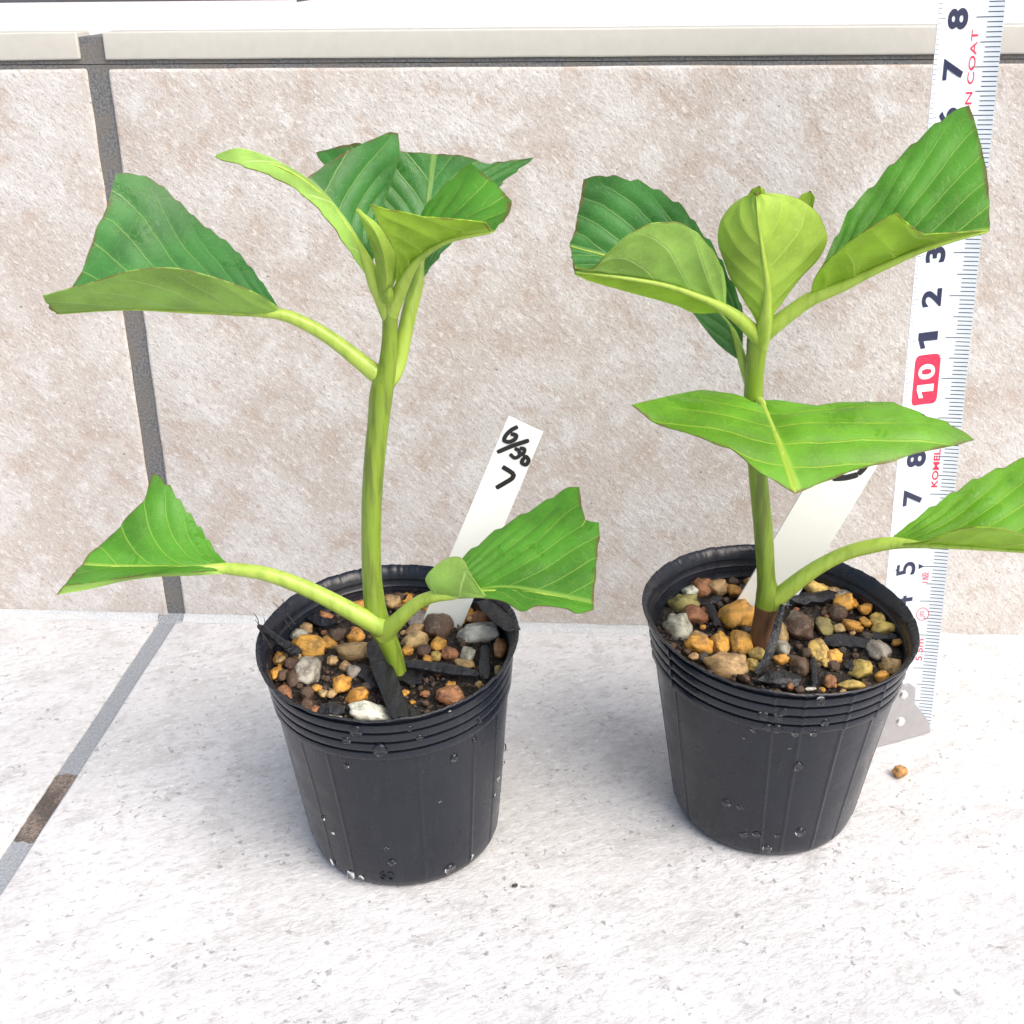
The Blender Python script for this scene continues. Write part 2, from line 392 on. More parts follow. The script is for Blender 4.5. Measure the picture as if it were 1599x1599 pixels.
def pebble_mat():
    m, nt, b = mat('pebble_stone'); g = N(nt)
    oi = g.n('ShaderNodeObjectInfo'); c = g.n('ShaderNodeTexCoord')
    va = g.n('ShaderNodeVectorMath', operation='ADD'); g.put(va.inputs[0], c.outputs['Object']); 
    cx = g.n('ShaderNodeCombineXYZ'); g.put(cx.inputs[0], oi.outputs['Random']); g.put(cx.inputs[1], oi.outputs['Random'])
    sc = g.n('ShaderNodeVectorMath', operation='SCALE'); sc.inputs['Scale'].default_value = 100; g.put(sc.inputs[0], c.outputs['Object'])
    g.put(va.inputs[0], sc.outputs[0]); g.put(va.inputs[1], cx.outputs[0]); v = va.outputs[0]
    f = g.noise(v, 1.3, 5, .65); f2 = g.noise(v, 5, 4, .65); base = oi.outputs['Color']
    dark = g.mix(.62, base, (.05, .03, .02)); lite = g.mix(.22, base, (.85, .75, .55))
    col = g.mix(g.ramp(f, .35, .62), dark, base); col = g.mix(g.ramp(f2, .5, .75, 0, .8), col, lite)
    col = g.mix(g.ramp(f2, .4, .27, 0, .6), col, (.06, .04, .03))
    g.put(b.inputs['Base Color'], col); b.inputs['Roughness'].default_value = .36
    g.put(b.inputs['Normal'], g.bump(g.math('ADD', f2, g.noise(v, 14, 3)), .5, .0006)); return m
M_PEB = pebble_mat()
def char_mat():
    m, nt, b = mat('charcoal'); g = N(nt); v = g.coord(scale=(100, 100, 100))
    f = g.noise(g.coord(scale=(260, 30, 260)), 3, 4, .6); f2 = g.noise(v, 9, 4)
    g.put(b.inputs['Base Color'], g.mix(g.ramp(f, .35, .7), (.005, .005, .007), (.020, .021, .025))); b.inputs['Roughness'].default_value = .45
    g.put(b.inputs['Normal'], g.bump(g.math('ADD', f, f2), .7, .0006)); return m
M_CHAR = char_mat()
M_SOIL = None
m, nt, b = mat('potting_soil'); g = N(nt); v = g.coord(); f = g.noise(v, 6, 6, .7); f2 = g.voro(v, 7)
g.put(b.inputs['Base Color'], g.mix(g.ramp(f, .35, .7), (.008, .006, .005), (.05, .034, .024))); b.inputs['Roughness'].default_value = .6
g.put(b.inputs['Normal'], g.bump(g.math('ADD', f, f2), .9, .0015)); M_SOIL = m
PEB = [pebble_mesh(i) for i in range(9)]
for q in PEB: q.materials.append(M_PEB)
PC = {'O': (.74, .36, .055), 'T': (.56, .37, .16), 'B': (.105, .058, .035), 'G': (.36, .335, .28), 'W': (.74, .72, .62), 'R': (.40, .165, .065), 'Y': (.72, .50, .13), 'E': (.36, .32, .10), 'D': (.05, .04, .035), 'P': (.47, .44, .36), 'Q': (.62, .60, .53)}
def put_pebble(parent, P, rx, ry, col, rot=0.0, name='pebble', flat=.8):
    o = bpy.data.objects.new(name, PEB[random.randrange(9)]); link(o, parent)
    base = ROOT[parent.name] if parent is not None else np.zeros(3)
    o.location = Vector(np.asarray(P)-base)*CM
    # long axis in the picture's horizontal, rotated by rot about the vertical
    o.rotation_euler = (random.uniform(-.35, .35), random.uniform(-.35, .35), rot+random.choice((0, math.pi)))
    o.scale = (rx, ry, min(rx, ry)*flat)
    c = PC[col]; k = random.uniform(.85, 1.15); o.color = (min(1, c[0]*k), min(1, c[1]*k*random.uniform(.94, 1.06)), min(1, c[2]*k), 1)
    return o
SOILF = .885
def soil_h(p, x, y):
    c = np.array([p.x+p.dx*SOILF, p.y+p.dy*SOILF]); d = np.array([x, y])-c
    return p.h*SOILF+(p.tx*d[0]+p.ty*d[1])/p.rt*.5-.06*(np.hypot(*d)/p.rt)**2
def build_mix(p, label, pebs, org, scl, chips):
    ctr = np.array([p.x+p.dx*SOILF, p.y+p.dy*SOILF])
    root = empty('potting_mix', (ctr[0], ctr[1], p.h*SOILF-.3), label, 'potting mix', 'gritty potting mix in the pots')
    V = []; F = []; nr, na = 26, 110
    for i in range(nr+1):
        for j in range(na):
            ph = 2*math.pi*j/na; r = p.rin(ph, SOILF)*1.0*i/nr
            x, y = ctr[0]+r*math.cos(ph), ctr[1]+r*math.sin(ph)
            z = soil_h(p, x, y)-.10+.10*noise.noise(Vector((x*2, y*2, p.seed)))+.07*noise.noise(Vector((x*6, y*6, p.seed)))
            V.append((x, y, z))
    for i in range(nr):
        for j in range(na):
            a = i*na+j; c = i*na+(j+1) % na; F.append((a, a+na, c+na, c))
    mesh('soil', rel(V, root), F, M_SOIL, root)
    placed = []
    for (cx, cy, rx, ry, col) in pebs:
        px, py = org[0]+cx/scl, org[1]+cy/scl
        P = on_z(px, py, p.h*SOILF); z = soil_h(p, P[0], P[1]); P = on_z(px, py, z)
        k = pxcm(P); a = rx/scl/k; bb = ry/scl/k/.72
        d = P[:2]-ctr; ph = math.atan2(d[1], d[0]); lim = p.rin(ph, SOILF)-.55*max(a, bb); rr = np.hypot(*d)
        if rr > lim: P[:2] = ctr+d*lim/rr
        P[2] = soil_h(p, P[0], P[1])+.02
        o = put_pebble(root, P, a*1.08, bb*1.0, col, random.uniform(-.15, .15)); placed.append((P[0], P[1], max(a, bb)))
    # smaller brown and orange granules between the marked ones
    rs = random.Random(int(p.seed*10)); tries = 0; cnt = 0
    while cnt < 90 and tries < 6000:
        tries += 1; ph = rs.uniform(0, 6.283); rr = p.rin(ph, SOILF)*math.sqrt(rs.random())*.95
        x, y = ctr[0]+rr*math.cos(ph), ctr[1]+rr*math.sin(ph); s = rs.uniform(.055, .14)
        if rr+s > p.rin(ph, SOILF): continue
        if any((x-a)**2+(y-c)**2 < (r*.8+s*.8)**2 for a, c, r in placed): continue
        placed.append((x, y, s)); cnt += 1
        put_pebble(root, (x, y, soil_h(p, x, y)-.03), s, s*rs.uniform(.75, 1.1), rs.choice('BBBBDDDTOR'), rs.uniform(0, 3))
    # fine grit: too small to pick apart
    GV = []; GF = []
    for _ in range(750):
        ph = rs.uniform(0, 6.283); rr = p.rin(ph, SOILF)*math.sqrt(rs.random())*.97
        x, y = ctr[0]+rr*math.cos(ph), ctr[1]+rr*math.sin(ph); z = soil_h(p, x, y)-.05+.05*rs.random(); s = rs.uniform(.018, .05)
        b0 = len(GV)
        for d in ((1, 0, 0), (-1, 0, 0), (0, 1, 0), (0, -1, 0), (0, 0, 1), (0, 0, -1)):
            GV.append((x+d[0]*s*rs.uniform(.6, 1.3), y+d[1]*s*rs.uniform(.6, 1.3), z+d[2]*s*rs.uniform(.6, 1.2)))
        for a, c, e in ((0, 2, 4), (2, 1, 4), (1, 3, 4), (3, 0, 4), (2, 0, 5), (1, 2, 5), (3, 1, 5), (0, 3, 5)): GF.append((b0+a, b0+c, b0+e))
    o = mesh('grit', rel(GV, root), GF, M_GRIT, root, smooth=False); o['kind'] = 'stuff'
    for ch in chips: chip(root, p, *ch)
    return root
M_GRIT = simple('dark_grit', (.06, .04, .03), .6, nz=.8, scale=5)
def chip(root, p, x0, y0, x1, y1, wpx, lift=.05, thick=.12, z0=0.0, z1=0.0, rough=.03, seed=0):
    """charcoal splinter between two picture points lying on the soil"""
    A = on_z(x0, y0, p.h*SOILF+z0); A = on_z(x0, y0, soil_h(p, A[0], A[1])+lift+z0)
    B = on_z(x1, y1, p.h*SOILF+z1); B = on_z(x1, y1, soil_h(p, B[0], B[1])+lift+z1)
    ax = B-A; L = np.linalg.norm(ax); ax /= L
    sd_ = np.cross(ax, (0, 0, 1)); sd_ /= np.linalg.norm(sd_); up = np.cross(sd_, ax)
    hw = wpx/2/pxcm((A+B)/2); n = 12; prf = [(-1, -.6), (-.8, .7), (-.2, 1), (.5, .85), (1, .3), (.85, -.8), (0, -1)]
    V = []; F = []; k = len(prf)
    for i in range(n):
        t = i/(n-1); e = 1-.35*(abs(t-.5)*2)**4
        for j, (u, w) in enumerate(prf):
            q = noise.noise_vector(Vector((t*5+seed*3.1, j*1.7, seed)))
            V.append(A+ax*(L*t+(rough*2.5*q[0] if i in (0, n-1) else 0))+sd_*(hw*u*e+q[1]*rough)+up*(thick/2*w*e+q[2]*rough))
    for i in range(n-1):
        for j in range(k): a = i*k+j; c = i*k+(j+1) % k; F.append((a, c, c+k, a+k))
    F.append(tuple(range(k))[::-1]); F.append(tuple((n-1)*k+j for j in range(k)))
    mesh('charcoal_chip', rel(V, root), F, M_CHAR, root, auto=35)
PEBA = [(565,330,80,35,'O'),(775,260,28,25,'O'),(905,245,32,35,'O'),(862,240,45,35,'B'),(815,330,52,55,'T'),(905,335,45,38,'O'),(975,280,40,35,'B'),(1030,400,65,45,'O'),(1090,360,28,22,'O'),(1155,375,45,40,'P'),(1110,440,45,45,'T'),(1185,440,30,35,'O'),(1255,395,42,45,'O'),(1310,440,55,40,'R'),(1230,440,25,25,'T'),(945,450,60,45,'G'),(1070,490,95,75,'B'),(1290,525,125,56,'Q'),(935,500,55,30,'T'),(930,560,75,55,'T'),(1060,580,42,48,'O'),(890,620,35,35,'O'),(985,620,45,35,'B'),(1050,645,35,25,'Y'),(1125,635,50,35,'R'),(1215,640,45,50,'P'),(1200,685,60,20,'T'),(1395,610,42,55,'R'),(1385,725,25,25,'T'),(1135,865,85,58,'R'),(700,962,125,56,'W'),(495,985,45,18,'P'),(620,860,60,38,'O'),(530,800,50,65,'O'),(435,850,28,32,'T'),(480,850,28,42,'T'),(350,850,45,35,'B'),(345,910,40,30,'B'),(220,845,52,42,'R'),(155,660,35,38,'O'),(205,660,33,40,'T'),(155,740,38,38,'O'),(210,750,33,35,'B'),(270,770,40,45,'B'),(350,725,70,75,'G'),(265,690,40,30,'B'),(365,590,90,52,'O'),(460,575,40,35,'O'),(345,500,38,33,'T'),(305,535,48,38,'P'),(590,620,100,50,'T'),(615,530,48,45,'O'),(510,535,50,40,'B'),(485,670,30,28,'T'),(555,700,35,25,'T'),(595,730,40,35,'G'),(330,955,30,22,'R'),(390,955,40,30,'R'),(620,290,40,25,'B'),(620,380,35,22,'B'),(400,400,40,22,'R')]
PEBB = [(218,322,40,40,'W'),(300,320,55,45,'R'),(385,315,52,45,'T'),(468,335,40,35,'O'),(535,355,40,35,'O'),(215,400,75,45,'E'),(272,455,60,50,'R'),(190,520,65,70,'P'),(480,450,95,92,'O'),(300,605,75,45,'O'),(290,560,45,25,'T'),(400,595,45,65,'O'),(500,590,60,55,'O'),(430,710,105,55,'T'),(310,665,32,28,'D'),(270,660,25,22,'T'),(585,645,45,32,'Y'),(565,705,38,38,'Y'),(700,675,38,25,'O'),(715,620,42,38,'P'),(710,540,35,65,'T'),(798,515,78,85,'B'),(915,510,42,52,'E'),(1010,390,55,42,'O'),(905,300,75,35,'Y'),(1070,325,48,38,'G'),(1000,335,45,38,'T'),(1105,375,22,32,'O'),(1140,420,38,28,'O'),(1185,462,30,28,'T'),(1245,485,45,45,'Y'),(1215,520,60,32,'Y'),(1125,490,32,30,'O'),(1055,505,50,28,'O'),(985,440,50,40,'B'),(890,635,50,60,'Y'),(965,665,45,38,'O'),(925,690,25,22,'Y'),(800,710,55,60,'B'),(1100,720,55,65,'Y'),(1190,630,60,75,'P'),(1250,710,52,42,'T'),(1200,762,42,25,'O'),(1060,805,58,25,'Y'),(1285,592,28,18,'O'),(950,790,35,30,'R'),(970,710,35,25,'B'),(550,290,35,30,'O'),(755,255,50,25,'O'),(690,240,25,22,'B'),(645,285,60,20,'Y'),(845,825,30,8,'W'),(745,812,20,15,'R'),(990,520,30,22,'T'),(830,640,30,25,'B'),(520,770,25,30,'B'),(450,665,45,22,'B'),(460,290,30,20,'B'),(1130,560,30,22,'D')]
CHA = [(583, 1005, 628, 1122, 36, .16, .16, .12, .1, .03, 1), (622, 1100, 652, 1122, 26, .10, .14, 0, .05, .03, 9), (630, 1036, 747, 1052, 22, .14, .16, 0, .05, .03, 2), (757, 1010, 758, 1062, 18, .1, .14, 0, 0, .03, 3), (754, 938, 803, 984, 32, .38, .1, .25, .25, .05, 4), (404, 978, 452, 1012, 13, .42, .12, .35, .15, .05, 5), (440, 1005, 466, 1020, 22, .2, .15, .1, 0, .05, 15), (472, 958, 518, 976, 24, .1, .16, 0, 0, .06, 6), (497, 1106, 538, 1110, 28, .08, .2, 0, 0, .05, 7), (630, 935, 655, 915, 8, .15, .06, 0, .1, .02, 8), (434, 1080, 458, 1104, 15, .06, .1, 0, 0, .04, 10), (600, 1050, 660, 1062, 40, .0, .15, 0, 0, .08, 11), (560, 1040, 590, 1070, 30, .0, .12, 0, 0, .08, 12)]
CHB = [(1236, 938, 1300, 930, 30, .1, .22, 0, 0, .09, 21), (1190, 1058, 1245, 1062, 40, .03, .22, 0, 0, .09, 22), (1292, 1000, 1366, 1006, 34, .02, .16, 0, 0, .09, 23), (1270, 1028, 1273, 1070, 12, .08, .12, 0, 0, .03, 24), (1107, 942, 1122, 978, 14, .06, .1, 0, 0, .05, 25), (1098, 944, 1126, 934, 12, .06, .1, 0, 0, .05, 26), (1360, 994, 1402, 994, 18, .05, .1, 0, 0, .05, 27), (1322, 1035, 1345, 1052, 20, .03, .14, 0, 0, .06, 28), (1376, 945, 1396, 966, 10, .06, .1, 0, 0, .05, 29)]
mixA = build_mix(PA, 'orange, brown and grey gravel mix with charcoal sticks and white stone at rim', PEBA, (380, 840), 3.476, CHA)
mixB = build_mix(PB, 'yellow and brown gravel mix around the woody brown stem base', PEBB, (1000, 820), 3.198, CHB)

# ------------------------------------------------------------------ plants
def leaf_mat(name, base, vein, rough=.38, under=False, seed=0., wet=0.0):
    m, nt, b = mat(name); g = N(nt)
    uv1 = g.n('ShaderNodeUVMap', uv_map='vein'); uv2 = g.n('ShaderNodeUVMap', uv_map='blade')
    s1 = g.n('ShaderNodeSeparateXYZ'); g.put(s1.inputs[0], uv1.outputs[0]); s2 = g.n('ShaderNodeSeparateXYZ'); g.put(s2.inputs[0], uv2.outputs[0])
    U, Vv, T_, S_ = s1.outputs[0], s1.outputs[1], s2.outputs[0], s2.outputs[1]
    v = g.coord()
    wob = g.math('MULTIPLY', g.math('SUBTRACT', g.noise(v, 1.6, 3), .5), .22)
    fr = g.math('FRACT', g.math('ADD', g.math('ADD', U, wob), 20.5)); dv = g.math('ABSOLUTE', g.math('SUBTRACT', fr, .5))
    lat = g.math('MULTIPLY', g.ramp(dv, .045, .012), g.ramp(S_, 1.0, .72))
    mid = g.ramp(S_, .045, .012)
    vw = g.n('ShaderNodeVectorMath', operation='ADD'); g.put(vw.inputs[0], v); nz_ = g.n('ShaderNodeVectorMath', operation='SCALE'); nz_.inputs['Scale'].default_value = .35; g.put(nz_.inputs[0], g.noise(v, 3.2, 3, .6, out=1)); g.put(vw.inputs[1], nz_.outputs[0]); vq = vw.outputs[0]
    net = g.ramp(g.voro(vq, 4.2, 'DISTANCE_TO_EDGE'), .045, .0); net2 = g.ramp(g.voro(vq, 13, 'DISTANCE_TO_EDGE'), .06, .0)
    vm = g.math('MAXIMUM', g.math('MAXIMUM', g.math('MULTIPLY', lat, .75), g.math('MULTIPLY', mid, .9)), g.math('ADD', g.math('MULTIPLY', net, .19), g.math('MULTIPLY', net2, .07)))
    big = g.noise(v, .8, 4); f2 = g.noise(v, 22, 3)
    d = tuple(c*.78 for c in base); l = tuple(min(1, c*1.2) for c in base)
    col = g.mix(g.ramp(big, .35, .65), d, l); col = g.mix(g.ramp(f2, .45, .75, 0, .2), col, tuple(min(1, c*1.7) for c in base))
    wm = g.ramp(g.noise(v, .9, 4, .6), .61, .63) if wet else None
    if wet: col = g.mix(g.math('MULTIPLY', wm, .3), col, (base[0]*.5, base[1]*.72, base[2]*.3))
    col = g.mix(vm, col, vein)
    edge = g.math('MAXIMUM', g.ramp(T_, .978, .995), g.ramp(S_, .988, .998))
    en = g.ramp(g.noise(v, 3, 3), .35, .6)
    col = g.mix(g.math('MULTIPLY', edge, g.math('MULTIPLY', en, .8)), col, (.19, .10, .045))
    g.put(b.inputs['Base Color'], col)
    if wet: g.put(b.inputs['Roughness'], g.math('SUBTRACT', rough, g.math('MULTIPLY', wm, rough-.08)))
    else: b.inputs['Roughness'].default_value = rough
    b.inputs['Specular IOR Level'].default_value = .5 if not under else .3
    h = g.math('MULTIPLY', vm, 1.0 if under else -1.0); h = g.math('ADD', h, g.math('MULTIPLY', f2, .12))
    g.put(b.inputs['Normal'], g.bump(h, .35, .0005))
    tr = g.n('ShaderNodeBsdfTranslucent'); g.put(tr.inputs[0], g.mix(.5, col, (base[0]*1.9+.05, base[1]*1.6+.06, base[2]*.6), 'MIX'))
    mx = g.n('ShaderNodeMixShader'); mx.inputs[0].default_value = .38
    out = nt.nodes['Material Output']; nt.links.new(b.outputs[0], mx.inputs[1]); nt.links.new(tr.outputs[0], mx.inputs[2]); nt.links.new(mx.outputs[0], out.inputs[0])
    return m
UPD = leaf_mat('leaf_upper_dark', (.065, .235, .055), (.27, .45, .12), .40, wet=1)
UPM = leaf_mat('leaf_upper_mid', (.095, .30, .028), (.33, .53, .09), .40, wet=1)
UPL = leaf_mat('leaf_upper_light', (.15, .37, .026), (.43, .60, .06), .42, wet=1)
UNM = leaf_mat('leaf_under_mid', (.38, .61, .13), (.62, .80, .30), .5, under=True)
UNL = leaf_mat('leaf_under_light', (.42, .65, .06), (.56, .74, .13), .5, under=True)
YNG = leaf_mat('young_leaf', (.42, .60, .09), (.54, .68, .14), .48, under=True)
def stem_mat(name, a, b_, streak):
    m, nt, b = mat(name); g = N(nt); v = g.coord(); vs = g.coord(scale=(100, 100, 9))
    f = g.noise(vs, 5, 4, .6); f2 = g.noise(v, .8, 3); f3 = g.noise(v, 16, 3)
    c = g.mix(f2, a, b_); c = g.mix(g.ramp(f, .46, .64, 0, .75), c, streak); c = g.mix(g.ramp(f3, .68, .78, 0, .5), c, (.10, .07, .04))
    g.put(b.inputs['Base Color'], c); b.inputs['Roughness'].default_value = .38; b.inputs['Subsurface Weight'].default_value = .15
    b.inputs['Subsurface Radius'].default_value = (.002, .003, .0008); b.inputs['Subsurface Scale'].default_value = 1.0
    g.put(b.inputs['Normal'], g.bump(f, .25, .0006)); return m
M_STEM = stem_mat('stem_green', (.17, .275, .022), (.26, .37, .035), (.11, .145, .02))
M_PET = stem_mat('petiole_green', (.33, .47, .06), (.42, .55, .09), (.27, .39, .05))
M_WOOD = stem_mat('stem_brown', (.09, .045, .025), (.17, .085, .045), (.05, .03, .02))
def tube(name, pts, m, parent, root, n=60, seg=20, ecc=1.0, lump=.0, cap=True):
    """pts: (px, py, Y, width_px)"""
    ctl = []
    for x, y, Y, w in pts:
        P = on_y(x, y, Y); ctl.append([*P, w/2/pxcm(P)])
    C = catmull(ctl, n); V = []; F = []
    prev = None
    for i in range(n):
        t = C[min(i+1, n-1), :3]-C[max(i-1, 0), :3]; t /= np.linalg.norm(t)
        a = np.cross(t, (0, 1, 0.03)) if prev is None else prev-t*(prev @ t)
        a /= np.linalg.norm(a); bb = np.cross(t, a); prev = a
        for j in range(seg):
            ph = 2*math.pi*j/seg; r = C[i, 3]*(1+lump*math.cos(3*ph+.4)+.02*noise.noise(Vector((i*.2, math.cos(ph)*2, math.sin(ph)*2))))
            V.append(C[i, :3]+r*(a*math.cos(ph)+bb*math.sin(ph)))
    for i in range(n-1):
        for j in range(seg): p0 = i*seg+j; p1 = i*seg+(j+1) % seg; F.append((p0, p1, p1+seg, p0+seg))
    if cap: F.append(tuple(range(seg))[::-1]); F.append(tuple((n-1)*seg+j for j in range(seg)))
    o = mesh(name, rel(V, root), F, m, parent, auto=70); return o
def patch(M, E, side, upper, under, cut=None, bulge=0.0, veins=5, slant=.6, teeth=0, amp=.07, pucker=.045, nt_=84, ns=30, base_w=.0, phase=0.0, off=0.0):
    """half blade lofted from midrib M to margin E (lists of px,py,Y); t runs base -> cut end"""
    Mc = catmull([on_y(*q) for q in M], nt_); Ec = catmull([on_y(*q) for q in E], nt_)
    T_ = np.linspace(0, 1, nt_); S_ = np.linspace(0, 1, ns)
    D = Ec-Mc; G = Mc[:, None, :]+D[:, None, :]*S_[None, :, None]
    if cut is not None:
        cs = np.array([0]+[c[0] for c in cut]+[1.0]); cp = [Mc[-1]]
        for s, x, y in cut:
            Y = Mc[-1][1]+(Ec[-1][1]-Mc[-1][1])*s; cp.append(on_y(x, y, Y))
        cp.append(Ec[-1]); cp = np.array(cp)
        dv = np.stack([np.interp(S_, cs, cp[:, k]) for k in range(3)], -1)-G[-1]
        G = G+dv[None]*(T_[:, None, None]**5)
    nrm = np.cross(np.gradient(G, axis=0), np.gradient(G, axis=1)); ln = np.linalg.norm(nrm, axis=2, keepdims=True); nrm = nrm/np.maximum(ln, 1e-9)
    mean = nrm[nt_//4:, ns//4:].mean((0, 1)); view = G.mean((0, 1))-CAMP
    flip = mean @ view > 0
    if flip: nrm = -nrm                      # normals towards the viewer's side of the blade
    for i in range(3): nrm[i] = nrm[3]
    # fill degenerate normals near the base
    Uv = (T_[:, None]-slant*S_[None, :])*veins+phase
    wd = np.linalg.norm(D, axis=1)
    sgn = 1.0 if side == 'U' else -1.0
    env = (np.minimum(1, S_*6)*np.minimum(1, (1-S_)*5))[None, :]*np.minimum(1, T_*6)[:, None]
    G = G+nrm*((bulge*4*S_*(1-S_))[None, :, None]*np.minimum(1, wd)[:, None, None])
    G = G+nrm*(sgn*pucker*(np.abs(np.sin(math.pi*(Uv)))**.7)*env)[:, :, None]
    G = G+nrm*off
    lf = np.array([[noise.noise(Vector(G[i, j]*1.1)) for j in range(ns)] for i in range(nt_)])
    G = G+nrm*(lf*.05*env)[:, :, None]
    if teeth:
        saw = ((T_*teeth) % 1.0); saw = np.where(saw < .75, saw/.75, (1-saw)/.25)*np.minimum(1, T_*4)*np.clip((1-T_)*14, 0, 1)
        dirn = D/np.maximum(np.linalg.norm(D, axis=1, keepdims=True), 1e-6)
        fall = np.clip((S_-.86)/.14, 0, 1)
        G = G+dirn[:, None, :]*(saw[:, None]*fall[None, :]*amp)[:, :, None]
    # ragged cut end
    rg = np.array([noise.noise(Vector((s*9, phase*7+veins, bulge*5))) for s in S_])*.035
    dl = Mc[-1]-Mc[-4]; dl /= np.linalg.norm(dl)
    G[-1] += dl*rg[:, None]
    th = .022; k = nt_*ns
    A = G.reshape(-1, 3); B = (G-nrm*th).reshape(-1, 3)
    V = np.vstack([A, B]); F = []; mi = []
    top, bot = (0, 1) if side == 'U' else (1, 0)
    uv = []
    def U(i): i %= k; return (Uv.reshape(-1)[i], S_[i % ns], T_[i//ns], S_[i % ns])
    for i in range(nt_-1):
        for j in range(ns-1):
            a = i*ns+j; q = (a, a+1, a+ns+1, a+ns)
            F.append(q[::-1] if flip else q); mi.append(top); F.append(tuple(x+k for x in (q if flip else q[::-1]))); mi.append(bot)
    rim = [i*ns+ns-1 for i in range(nt_)]+[(nt_-1)*ns+j for j in range(ns-2, -1, -1)]
    for a, c in zip(rim, rim[1:]): q = (a, c, c+k, a+k); F.append(q[::-1] if flip else q); mi.append(top)
    return V, F, mi, [U(i) for i in range(2*k)], (upper, under)
def leaf(root, patches, label=None, petiole=None, name='leaf'):
    V = []; F = []; MI = []; UV = []; mats = []
    for (v, f, mi, uv, (u, l)) in patches:
        b0 = len(UV); V.append(v); F += [tuple(i+b0 for i in q) for q in f]; UV += uv
        for mm in (u, l):
            if mm not in mats: mats.append(mm)
        ix = (mats.index(u), mats.index(l)); MI += [ix[i] for i in mi]
    o = mesh(name, rel(np.vstack(V), root), F, mats, root, midx=MI, auto=60)
    me = o.data; l1 = me.uv_layers.new(name='vein'); l2 = me.uv_layers.new(name='blade')
    vi = np.zeros(len(me.loops), int); me.loops.foreach_get('vertex_index', vi); A = np.array(UV)[vi]
    l1.data.foreach_set('uv', A[:, :2].ravel()); l2.data.foreach_set('uv', A[:, 2:].ravel())
    if label: o['label'] = label
    if petiole: tube('petiole', petiole, M_PET, o, root, n=48, seg=16)
    return o

# ---- plant A (pot with the 60)
sA = on_z(622, 1052, 4.75)
plA = empty('hydrangea_cutting', sA, 'taller green cutting with six trimmed leaves in pot beside dated tag', 'plant', 'rooted cuttings in the pots')
tube('stem', [(624, 1066, -10.37, 27), (617, 1030, -10.37, 28), (604, 998, -10.35, 33), (591, 973, -10.33, 37), (585, 940, -10.3, 33), (581, 900, -10.3, 31), (580, 840, -10.3, 31), (581, 780, -10.28, 32), (585, 720, -10.26, 33), (591, 660, -10.22, 34), (597, 608, -10.2, 36), (604, 580, -10.18, 30), (608, 545, -10.15, 26), (609, 510, -10.1, 24), (609, 478, -10.1, 27), (609, 462, -10.1, 20)], M_STEM, plA, plA, n=150, seg=28, lump=.03)
# A: left leaf of the middle node, folded like a trough
MA = [(434, 490, -10.25), (375, 493, -10.35), (313, 488, -10.5), (219, 483, -10.6), (156, 485, -10.65), (89, 490, -10.7)]
leaf(plA, [
    patch(MA, [(435, 480, -10.15), (406, 438, -9.6), (360, 385, -9.1), (313, 349, -8.8), (275, 313, -8.6), (241, 284, -8.6), (205, 272, -8.7), (181, 271, -8.8)], 'U', UPD, UNM, cut=[(.4, 130, 414), (.62, 148, 356), (.82, 168, 320)], bulge=-.10, veins=5, slant=1.1, teeth=11, amp=.05),
    patch(MA, [(434, 480, -10.35), (406, 462, -10.9), (366, 445, -11.3), (313, 428, -11.6), (266, 419, -11.75), (203, 424, -11.75), (156, 438, -11.6), (113, 450, -11.45), (66, 463, -11.3)], 'L', UPD, UNM, bulge=.10, veins=5, slant=.5, teeth=0)],
    'trough folded trimmed leaf on the left of the middle node', [(606, 600, -10.15, 18), (598, 592, -10.13, 27), (585, 582, -10.1, 29), (560, 562, -10.1, 26), (520, 531, -10.1, 23), (480, 507, -10.15, 21), (440, 491, -10.25, 19), (400, 489, -10.36, 12), (300, 487, -10.52, 6), (200, 483, -10.63, 4), (92, 490, -10.7, 2)])
# B: lower left leaf
MB = [(352, 884, -10.7), (300, 885, -10.9), (230, 884, -11.05), (180, 884, -11.15), (128, 882, -11.25)]
leaf(plA, [
    patch(MB, [(353, 878, -10.6), (338, 864, -10.4), (309, 823, -10.0), (283, 789, -9.75), (261, 759, -9.6), (238, 738, -9.5)], 'U', UPM, UNM, cut=[(.12, 137, 866), (.4, 166, 842), (.6, 192, 814), (.85, 226, 777)], bulge=-.06, veins=4, slant=.9, teeth=7),
    patch(MB, [(350, 890, -10.75), (300, 893, -11.3), (244, 896, -11.7), (191, 902, -12.0), (140, 909, -12.2), (102, 913, -12.3)], 'U', UPM, UNM, cut=[(.5, 117, 893)], bulge=.02, veins=4, slant=.4, pucker=.015),
    patch([(350, 891, -10.75), (300, 894, -11.3), (244, 897, -11.7), (191, 903, -12.0), (140, 910, -12.2), (100, 914, -12.3)], [(350, 896, -10.8), (300, 899, -11.25), (244, 901, -11.6), (191, 908, -11.9), (140, 920, -12.15), (88, 929, -12.3)], 'L', UPM, UNM, bulge=.0, veins=3, pucker=.0, ns=10)],
    'pointed trimmed leaf low on the left, split at its cut edge', [(606, 985, -10.4, 32), (585, 974, -10.5, 32), (555, 958, -10.55, 29), (510, 934, -10.55, 27), (460, 911, -10.6, 25), (410, 895, -10.65, 23), (355, 888, -10.7, 19), (300, 887, -10.95, 8), (230, 886, -11.1, 5), (130, 883, -11.25, 2)])
